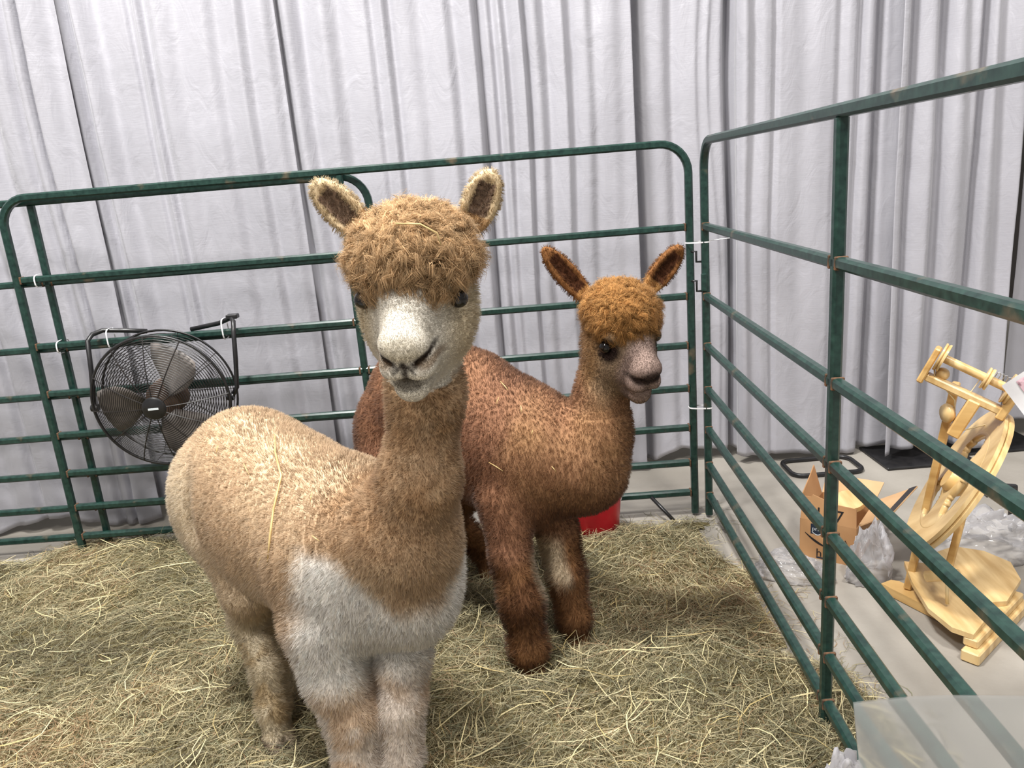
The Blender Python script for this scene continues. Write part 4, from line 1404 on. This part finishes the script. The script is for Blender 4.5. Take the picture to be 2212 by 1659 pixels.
def build_box():
    A, Bc = Vector((1.027, 2.612, 0)), Vector((1.180, 2.490, 0))
    w = (Bc - A); W_ = w.length; w.normalize()
    dd = Vector((-w.y, w.x, 0))
    if dd.y < 0: dd = -dd
    D = 0.27; Hb = 0.150; th = 0.004
    up = Vector((0, 0, 1))
    root = thing('cardboard_box', 'open brown cardboard shipping box with raised flaps and wooden parts inside', 'box', (A + Bc) / 2 + dd * D / 2)
    def panel(name, o, ax, ay, poly, mat=MAT['card'], parent=root):
        return MB().prism(poly, th, o, ax, ay).build(name, mat, parent)
    rect = lambda a, b: [(0, 0), (a, 0), (a, b), (0, b)]
    front = panel('wall', A, w, up, rect(W_, Hb))
    panel('wall', A + dd * D, w, up, rect(W_, Hb))
    panel('wall', A, dd, up, rect(D, Hb))
    side = panel('wall', Bc, dd, up, rect(D, Hb))
    panel('bottom', A + up * 0.003, w, dd, rect(W_, D))
    # flaps
    ft = up * 0.99 + dd * 0.12
    fl = panel('flap', A + up * Hb, w, ft.normalized(), [(0, 0), (W_, 0), (W_ - 0.004, 0.072), (W_ * 0.62, 0.075), (W_ * 0.2, 0.098), (W_ * 0.17, 0.088), (0.004, 0.088)])
    lt = (up * 0.92 - w * 0.30).normalized()
    panel('flap', A + up * Hb, dd, lt, [(0.03, 0), (D - 0.01, 0), (D - 0.0, 0.115), (D - 0.05, 0.10), (0.06, 0.06)], MAT['card'])
    bt = (up * 0.45 + dd * 0.9).normalized()
    panel('flap', A + dd * D + up * Hb, w, bt, [(0, 0), (W_, 0), (W_ + 0.01, 0.10), (-0.01, 0.10)], MAT['card_in'])
    rt = (up * 0.50 + w * 0.87).normalized()
    rf = panel('flap', Bc + up * Hb, dd, rt, [(0.02, 0), (D, 0), (D + 0.02, 0.16), (0.05, 0.12)], MAT['card_in'])
    # black printed tape along the side flap edge
    MB().prism([(0.06, 0.092), (D + 0.018, 0.130), (D + 0.019, 0.158), (0.055, 0.118)], 0.0012, Bc + up * Hb + (rt.cross(dd)).normalized() * 0.003, dd, rt).build('printed_tape', MAT['tape'], rf)
    MB().prism([(0.06, 0.092), (D + 0.018, 0.130), (D + 0.019, 0.158), (0.055, 0.118)], 0.0012, Bc + up * Hb - (rt.cross(dd)).normalized() * 0.003, dd, rt).build('printed_tape', MAT['tape'], rf)
    nrm = (w.cross(up)).normalized()       # outward, towards the pen
    def on(x, z, k=0.0024): return A + w * x + up * z + nrm * k
    ftn = ft.normalized()
    of = w.cross(ftn).normalized()
    text_mesh('1A7', 0.062, 'printed_code', MAT['ink'], A + up * Hb + w * 0.048 + ftn * 0.012 + of * 0.0024, w, ftn, fl)
    # smile arrow
    pts = []
    for k in range(15):
        u = k / 14.0
        pts.append((0.018 + 0.085 * u, 0.098 - 0.075 * u + 0.030 * u * u, 0.0015 + 0.0035 * math.sin(math.pi * min(1, u * 1.1))))
    poly = [(x, z + h) for x, z, h in pts] + [(x, z - h) for x, z, h in reversed(pts)]
    MB().prism(poly, 0.0006, A + nrm * 0.0024, w, up).build('printed_curve', MAT['ink'], front)
    MB().prism([(0.038, 0.098), (0.082, 0.098), (0.082, 0.138), (0.038, 0.138)], 0.0006, A + nrm * 0.0024, w, up).build('printed_patch', MAT['ink_blue'], front)
    text_mesh('prime', 0.022, 'printed_word', MAT['ink_white'], on(0.043, 0.113, 0.003), w, up, front)
    pts = [(0.043 + 0.036 * u, 0.106 - 0.010 * math.sin(math.pi * u)) for u in np.linspace(0, 1, 9)]
    MB().prism([(x, z + 0.0018) for x, z in pts] + [(x, z - 0.0012) for x, z in reversed(pts)], 0.0005, A + nrm * 0.003, w, up).build('printed_smile', MAT['ink_white'], front)
    for x in (0.140, 0.160):
        MB().prism([(x - 0.0025, 0.062), (x + 0.0025, 0.062), (x + 0.0025, 0.083), (x + 0.0075, 0.083), (x, 0.098), (x - 0.0075, 0.083), (x - 0.0025, 0.083)], 0.0006, A + nrm * 0.0024, w, up).build('printed_arrow', MAT['ink'], front)
    MB().prism([(0.130, 0.052), (0.170, 0.052), (0.170, 0.0555), (0.130, 0.0555)], 0.0006, A + nrm * 0.0024, w, up).build('printed_bar', MAT['ink'], front)
    text_mesh('h  u', 0.045, 'printed_letters', MAT['ink'], on(0.058, 0.012), w, up, front)
    MB().prism([(0.060, 0.004), (0.105, 0.004), (0.105, 0.010), (0.060, 0.010)], 0.0006, A + nrm * 0.0024, w, up).build('printed_bar', MAT['ink_blue'], front)
    MB().prism([(0.02, 0.03), (0.10, 0.03), (0.10, 0.10), (0.02, 0.10)], 0.0006, Bc - (up.cross(dd)).normalized() * -0.0024, dd, up).build('white_label', MAT['paper'], side)
    MB().prism([(0.004, 0.02), (0.014, 0.02), (0.014, 0.13), (0.004, 0.13)], 0.0006, Bc - (up.cross(dd)).normalized() * -0.0026, dd, up).build('paper_tape', MAT['paper'], side)
    # wooden parts lying inside
    base = A + w * (W_ / 2) + dd * (D / 2)
    t1 = thing('wooden_part', 'round-ended pale wooden wheel part poking out of the cardboard box', 'wooden part', base + dd * 0.03 + up * 0.10)
    Mx = Matrix((w, dd, up)).transposed()
    MB().prism([(0.055 * math.cos(a), 0.055 * math.sin(a)) for a in np.linspace(0, 2 * math.pi, 25)[:-1]], 0.02, base + dd * 0.05 + w * 0.025 + up * 0.168, w, (dd * 0.95 + up * 0.3).normalized()).build('disc', MAT['wood2'], t1)
    MB().box(base + dd * 0.05 + w * 0.025 + up * 0.085, (0.03, 0.03, 0.16), Mx, 0.004).build('stem', MAT['wood2'], t1)
    o = MB().box(base - dd * 0.07 + w * 0.045 + up * 0.10, (0.035, 0.018, 0.19), Matrix((w, (dd + up * 0.1).normalized(), (up - dd * 0.1).normalized())).transposed(), 0.004).build('loose_lath', MAT['wood2'])
    tag(o, 'narrow pale wooden lath standing in the front of the cardboard box', 'wooden part')
build_box()

# ------------------------------------------------------------------ crumpled clear plastic bags
def film_bag(label, c, size, seed, rz=0.0, mat='film', amp=0.30, nu=44, nv=18):
    r = np.random.default_rng(seed)
    V = []
    cs, sn = math.cos(rz), math.sin(rz)
    for j in range(nv + 1):
        v = j / nv
        for i in range(nu):
            a = 2 * math.pi * i / nu
            V.append((math.cos(a) * math.sin(v * math.pi / 2 * 1.05 + 0.02), math.sin(a) * math.sin(v * math.pi / 2 * 1.05 + 0.02), math.cos(v * math.pi / 2)))
    V = np.array(V)
    d = V.copy()
    n1 = np.abs(fbm(d * 2.2 + seed, seed, 3) - 0.5) * 2
    n2 = np.abs(fbm(d * 6 + seed, seed + 3, 2) - 0.5) * 2
    V = V * (1 - amp * 0.5 + amp * (n1 * 1.6 + n2 * 0.6 - 0.6))[:, None]
    X = V * np.asarray(size)
    X = np.stack([X[:, 0] * cs - X[:, 1] * sn, X[:, 0] * sn + X[:, 1] * cs, np.maximum(X[:, 2], 0.003 + 0.004 * n2)], 1) + np.asarray(c)
    F = []
    for j in range(nv):
        for i in range(nu):
            k = (i + 1) % nu
            F += [(j * nu + i, (j + 1) * nu + i, (j + 1) * nu + k), (j * nu + i, (j + 1) * nu + k, j * nu + k)]
    me = bpy.data.meshes.new('plastic_bag')
    me.from_pydata([tuple(p) for p in X], [], F)
    me.polygons.foreach_set('use_smooth', np.ones(len(me.polygons), dtype=bool))
    o = link_mesh('plastic_bag', me, MAT[mat])
    return tag(o, label, 'plastic bag', 'clear plastic bags on the floor outside the pen')
film_bag('crumpled clear plastic bag on the floor left of the cardboard box', (0.945, 2.475, 0), (0.155, 0.10, 0.10), 5, -0.6)
film_bag('tall crumpled clear plastic bag between the cardboard box and the spinning wheel', (1.190, 2.408, 0), (0.098, 0.080, 0.225), 9, 0.3)
film_bag('wide clear plastic bag on the floor behind the spinning wheel', (1.62, 2.50, 0), (0.25, 0.16, 0.19), 14, 0.2)

# ------------------------------------------------------------------ spinning wheel
def build_wheel():
    a = Vector((0.81, -0.584, 0)); a.normalize()
    b = Vector((-a.y, a.x, 0))
    up = Vector((0, 0, 1))
    n = Vector((0.779, -0.3985, -0.484)).normalized()
    L = (up - n * up.dot(n)).normalized()
    w = n.cross(L).normalized()
    m = (a - up * 0.45).normalized()
    root = thing('spinning_wheel', 'varnished wooden spinning wheel with double treadles and tilted flywheel', 'spinning wheel', (1.33, 2.12, 0))
    c = Vector((1.318, 2.15, 0.457))
    W1, W2 = MAT['wood'], MAT['wood2']
    # flywheel: rim with drive groove, web with three kidney openings, hub
    R = 0.246
    seg = 60
    fw = MB()
    prof = [(R - 0.075, -0.009), (R, -0.014), (R, -0.004), (R - 0.006, 0.0), (R, 0.004), (R, 0.014), (R - 0.075, 0.009)]
    fw.lathe(prof + [prof[0]], c, n, seg)
    fly = fw.build('flywheel_rim', W2, root, True, 35)
    # solid web with three kidney-shaped openings
    vs, fs = [], []
    nr, na = 20, 96
    rr_ = np.linspace(0.03, R - 0.072, nr + 1)
    for i in range(nr + 1):
        for j in range(na):
            t = 2 * math.pi * j / na
            vs.append(c + (L * math.cos(t) + w * math.sin(t)) * rr_[i])
    for i in range(nr):
        rm = (rr_[i] + rr_[i + 1]) / 2
        for j in range(na):
            t = 2 * math.pi * (j + 0.5) / na
            d3 = abs(((t - 0.55) / (2 * math.pi / 3)) % 1.0 - 0.5) * (2 * math.pi / 3)
            if ((rm - 0.112) / 0.046) ** 4 + (d3 / 0.60) ** 4 < 1: continue
            q = i * na + j; q2 = i * na + (j + 1) % na
            fs.append((q, q2, q2 + na, q + na))
    web = MB().add(vs, fs).build('web', W2, root, True, 35)
    md = web.modifiers.new('thickness', 'SOLIDIFY'); md.thickness = 0.018; md.offset = 0
    MB().lathe([(1e-4, -0.03), (0.034, -0.03), (0.04, -0.015), (0.04, 0.022), (0.03, 0.032), (1e-4, 0.032)], c, n, 24).build('hub', W1, root, True, 40)
    cr = MB().tube([c + n * 0.03, c + n * 0.055], 0.012, 10).tube([c + n * 0.05, c + n * 0.052 - L * 0.055 - w * 0.02], 0.010, 10)
    cr.build('crank', W1, root, True, 40)
    # footmen (connecting rods) to the treadles
    k1 = c + n * 0.06 - L * 0.05
    MB().box((k1 + Vector((1.255, 2.06, 0.20))) / 2, (0.022, 0.012, (k1 - Vector((1.255, 2.06, 0.20))).length), (k1 - Vector((1.255, 2.06, 0.20))).to_track_quat('Z', 'Y').to_matrix(), 0.003).build('connecting_rod', W1, root)
    MB().tube([(1.275, 2.035, 0.21), (1.215, 2.10, 0.175)], 0.017, 10).build('rod_joint', W2, root, True, 40)
    MB().tube([(1.255, 2.06, 0.19), (1.262, 2.06, 0.10)], 0.005, 6).build('leather_link', MAT['thread'], root, True)
    # post
    p_top, p_bot = Vector((1.352, 2.245, 0.735)), Vector((1.265, 2.285, 0.035))
    dv = (p_top - p_bot)
    Rm = Matrix(((b.cross(dv.normalized())).normalized(), b, dv.normalized())).transposed()
    post = MB().box((p_top + p_bot) / 2, (0.024, 0.070, dv.length), Rm, 0.004).build('post', W1, root)
    # tension knob on the left of the post
    kc = p_bot + dv * 0.90 - b * 0.035
    MB().tube([kc, kc - b * 0.035], 0.008, 8).build('knob_stem', W2, root, True)
    MB().lathe([(1e-4, -0.012), (0.026, -0.010), (0.031, 0.0), (0.026, 0.010), (1e-4, 0.012)], kc - b * 0.045, -b * 0.6 - a * 0.8, 24).build('tension_knob', W2, root, True)
    # mother-of-all bar, maidens, flyer whorl and bobbin
    g0 = Vector((1.234, 2.20, 0.783)); g1 = g0 + m * 0.225
    Rb = Matrix((m, b, m.cross(b).normalized())).transposed()
    q = m.cross(b).normalized()
    if q.z < 0: q = -q
    MB().box((g0 + g1) / 2, (0.225, 0.036, 0.022), Rb, 0.004).build('crossbar', W2, root)
    MB().box(g0 + q * 0.035 - m * 0.008, (0.018, 0.045, 0.115), Rb, 0.004).build('maiden', W1, root)
    MB().box(g1 + q * 0.030 - m * 0.004, (0.024, 0.042, 0.105), Rb, 0.004).build('maiden', W1, root)
    MB().box(g0 + m * 0.145 - q * 0.065, (0.035, 0.045, 0.125), Rb, 0.004).build('head_block', W1, root)
    s0 = g0 + q * 0.070 + m * 0.005; s1 = g1 + q * 0.066
    MB().tube([s0, s1], 0.0125, 14).build('bobbin_shaft', W2, root, True, 40)
    for t_, r_ in ((0.03, 0.043), (0.62, 0.033), (0.90, 0.045)):
        cc = s0 + (s1 - s0) * t_
        MB().lathe([(1e-4, -0.008), (r_, -0.008), (r_, -0.003), (r_ - 0.005, 0.0), (r_, 0.003), (r_, 0.008), (1e-4, 0.008)], cc, m, 30).build('whorl', W2, root, True, 35)
    MB().lathe([(1e-4, -0.02), (0.014, -0.018), (0.020, 0.0), (0.014, 0.018), (1e-4, 0.02)], g0 + m * 0.035 + b * 0.02 + q * 0.020, b, 18).build('peg_knob', W2, root, True)
    hk = MB()
    for k in range(5):
        h0 = s0 + (s1 - s0) * (0.68 + 0.045 * k) + q * 0.022
        hk.tube([h0 - q * 0.008, h0 + q * 0.006, h0 + q * 0.010 + m * 0.005, h0 + q * 0.004 + m * 0.008], 0.0011, 5)
    hk.build('flyer_hooks', MAT['steel'], root, True)['kind'] = 'stuff'
    # drive cord and loose yarn
    MB().tube([s0 + m * 0.004 - q * 0.04, g0 + m * 0.02 + q * 0.01, g0 + m * 0.10 - q * 0.03, p_bot + dv * 0.80 + n * 0.03, c + L * 0.20 + w * -0.10 + n * 0.016], 0.0022, 5).build('drive_cord', MAT['thread'], root, True)
    MB().tube([s0 + (s1 - s0) * 0.55 - q * 0.01, s0 + (s1 - s0) * 0.54 - q * 0.055], 0.0012, 5).build('yarn', MAT['thread'], root)
    # base: long foot, front crossbar of two stacked bars, treadles
    MB().prism([(0, -0.03), (0.34, -0.03), (0.34, 0.03), (0.02, 0.03), (0, 0.015)], 0.03, Vector((1.215, 2.325, 0.018)), Vector((0.40, -0.916, 0)).normalized(), Vector((0.916, 0.40, 0)).normalized()).build('foot_plank', W1, root)
    Rc = Matrix((b, -a, up)).transposed()
    f0 = Vector((1.243, 1.905, 0))
    bb = Vector((0.78, 0.62, 0)).normalized(); ba = Vector((0.62, -0.78, 0)).normalized()
    Rf = Matrix((bb, -ba, up)).transposed()
    MB().box(f0 + bb * 0.20 + up * 0.019, (0.40, 0.050, 0.036), Rf, 0.004).build('front_bar', W2, root)
    MB().box(f0 + bb * 0.205 - ba * 0.01 + up * 0.051, (0.36, 0.040, 0.028), Rf, 0.004).build('upper_bar', W2, root)
    def treadle(pts, z0, z1):
        # board sloping from the hinge (front) up to the back
        ymin, ymax = min(p[1] for p in pts), max(p[1] for p in pts)
        zt = lambda p: z0 + (z1 - z0) * (p[1] - ymin) / (ymax - ymin)
        nn = len(pts)
        vs = [(p[0], p[1], zt(p) + 0.008) for p in pts] + [(p[0], p[1], zt(p) - 0.008) for p in pts]
        fs = [tuple(range(nn)), tuple(range(2 * nn - 1, nn - 1, -1))] + [(i, i + nn, (i + 1) % nn + nn, (i + 1) % nn) for i in range(nn)]
        return MB().add(vs, fs).build('treadle', W2, root)
    treadle([(1.262, 2.315), (1.228, 2.20), (1.205, 2.06), (1.222, 1.965), (1.262, 1.925), (1.345, 1.995), (1.385, 2.06), (1.375, 2.17), (1.335, 2.29)], 0.072, 0.10)
    treadle([(1.385, 2.345), (1.350, 2.295), (1.388, 2.19), (1.402, 2.075), (1.455, 2.075), (1.56, 2.17), (1.585, 2.26), (1.54, 2.33), (1.46, 2.37)], 0.074, 0.11)
    # paper tag hung on the flyer end
    t0 = Vector((1.288, 1.935, 0.818))
    px = Vector((0.72, -0.30, 0.62)).normalized(); py = Vector((-0.40, 0.10, -0.9)); py = (px * 0.50 - up * 0.86 ).normalized()
    vs, fs = [], []
    nu, nv = 8, 8
    nrm = px.cross(py).normalized()
    for i in range(nu + 1):
        for j in range(nv + 1):
            u, v = i / nu, j / nv
            vs.append(t0 + px * (0.11 * u) + py * (0.15 * v) + nrm * (0.012 * math.sin(2.5 * v + u)))
    for i in range(nu):
        for j in range(nv):
            k = i * (nv + 1) + j
            fs.append((k, k + 1, k + nv + 2, k + nv + 1))
    tg = thing('paper_tag', 'curled white paper tag with pink print hanging on the spinning wheel', 'paper', t0)
    MB().add(vs, fs).build('sheet', MAT['paper'], tg, True)
    def tpt(u, v, k): return t0 + px * (0.11 * u) + py * (0.15 * v) + nrm * (0.012 * math.sin(2.5 * v + u) + k)
    for sgn in (-1, 1):
        q4 = [tpt(0.30, 0.08, sgn * 0.0012), tpt(0.9, 0.08, sgn * 0.0012), tpt(0.9, 0.45, sgn * 0.0012), tpt(0.30, 0.45, sgn * 0.0012)]
        MB().add(q4, [(0, 1, 2, 3)]).build('pink_print', MAT['paper_pink'], tg)
    return root
build_wheel()

# black rod foot at the edge of the wheel's corner
o = MB().tube([(1.70, 2.60, 0.19), (1.735, 2.60, 0.215), (1.82, 2.62, 0.20), (1.86, 2.66, 0.012)], 0.016, 10).build('folding_stand', MAT['black'], None, True)
tag(o, 'black bent metal stand leg on the concrete beyond the spinning wheel', 'stand')

# ------------------------------------------------------------------ frosted plastic sheet hung on the side panel, close by
def build_sheet():
    x1 = 0.672
    t = thing('plastic_sheet', 'frosted clear plastic sheet hanging from the side panel in the foreground', 'plastic sheet', (0.53, 0.80, 0.6))
    nu, nv = 16, 12
    vs, fs = [], []
    for s_ in (0, 1):
        for j in range(nv + 1):
            for i in range(nu + 1):
                u, v = i / nu, j / nv
                x = 0.384 + 0.030 * v + (x1 - 0.384 - 0.030 * v) * u
                z = 0.795 - 0.012 * u - 0.30 * v
                y = 0.80 - 0.02 * v + 0.006 * math.sin(5 * u + 2 * v) + 0.0025 * s_
                vs.append((x, y, z))
    m_ = (nu + 1) * (nv + 1)
    for j in range(nv):
        for i in range(nu):
            k = j * (nu + 1) + i
            fs.append((k, k + 1, k + nu + 2, k + nu + 1))
            fs.append((m_ + k, m_ + k + nu + 1, m_ + k + nu + 2, m_ + k + 1))
    MB().add(vs, fs).build('sheet', MAT['frost'], t, True)
    for z in (0.745, 0.565):
        MB().box((x1 + 0.006, 0.80, z), (0.026, 0.012, 0.02), None, 0.002).build('clip', MAT['white_plastic'], t)
build_sheet()
o = film_bag('small crumpled clear plastic scrap beside the frosted sheet in the foreground', (0.378, 0.814, 0.60), (0.050, 0.022, 0.122), 21, 0.0)
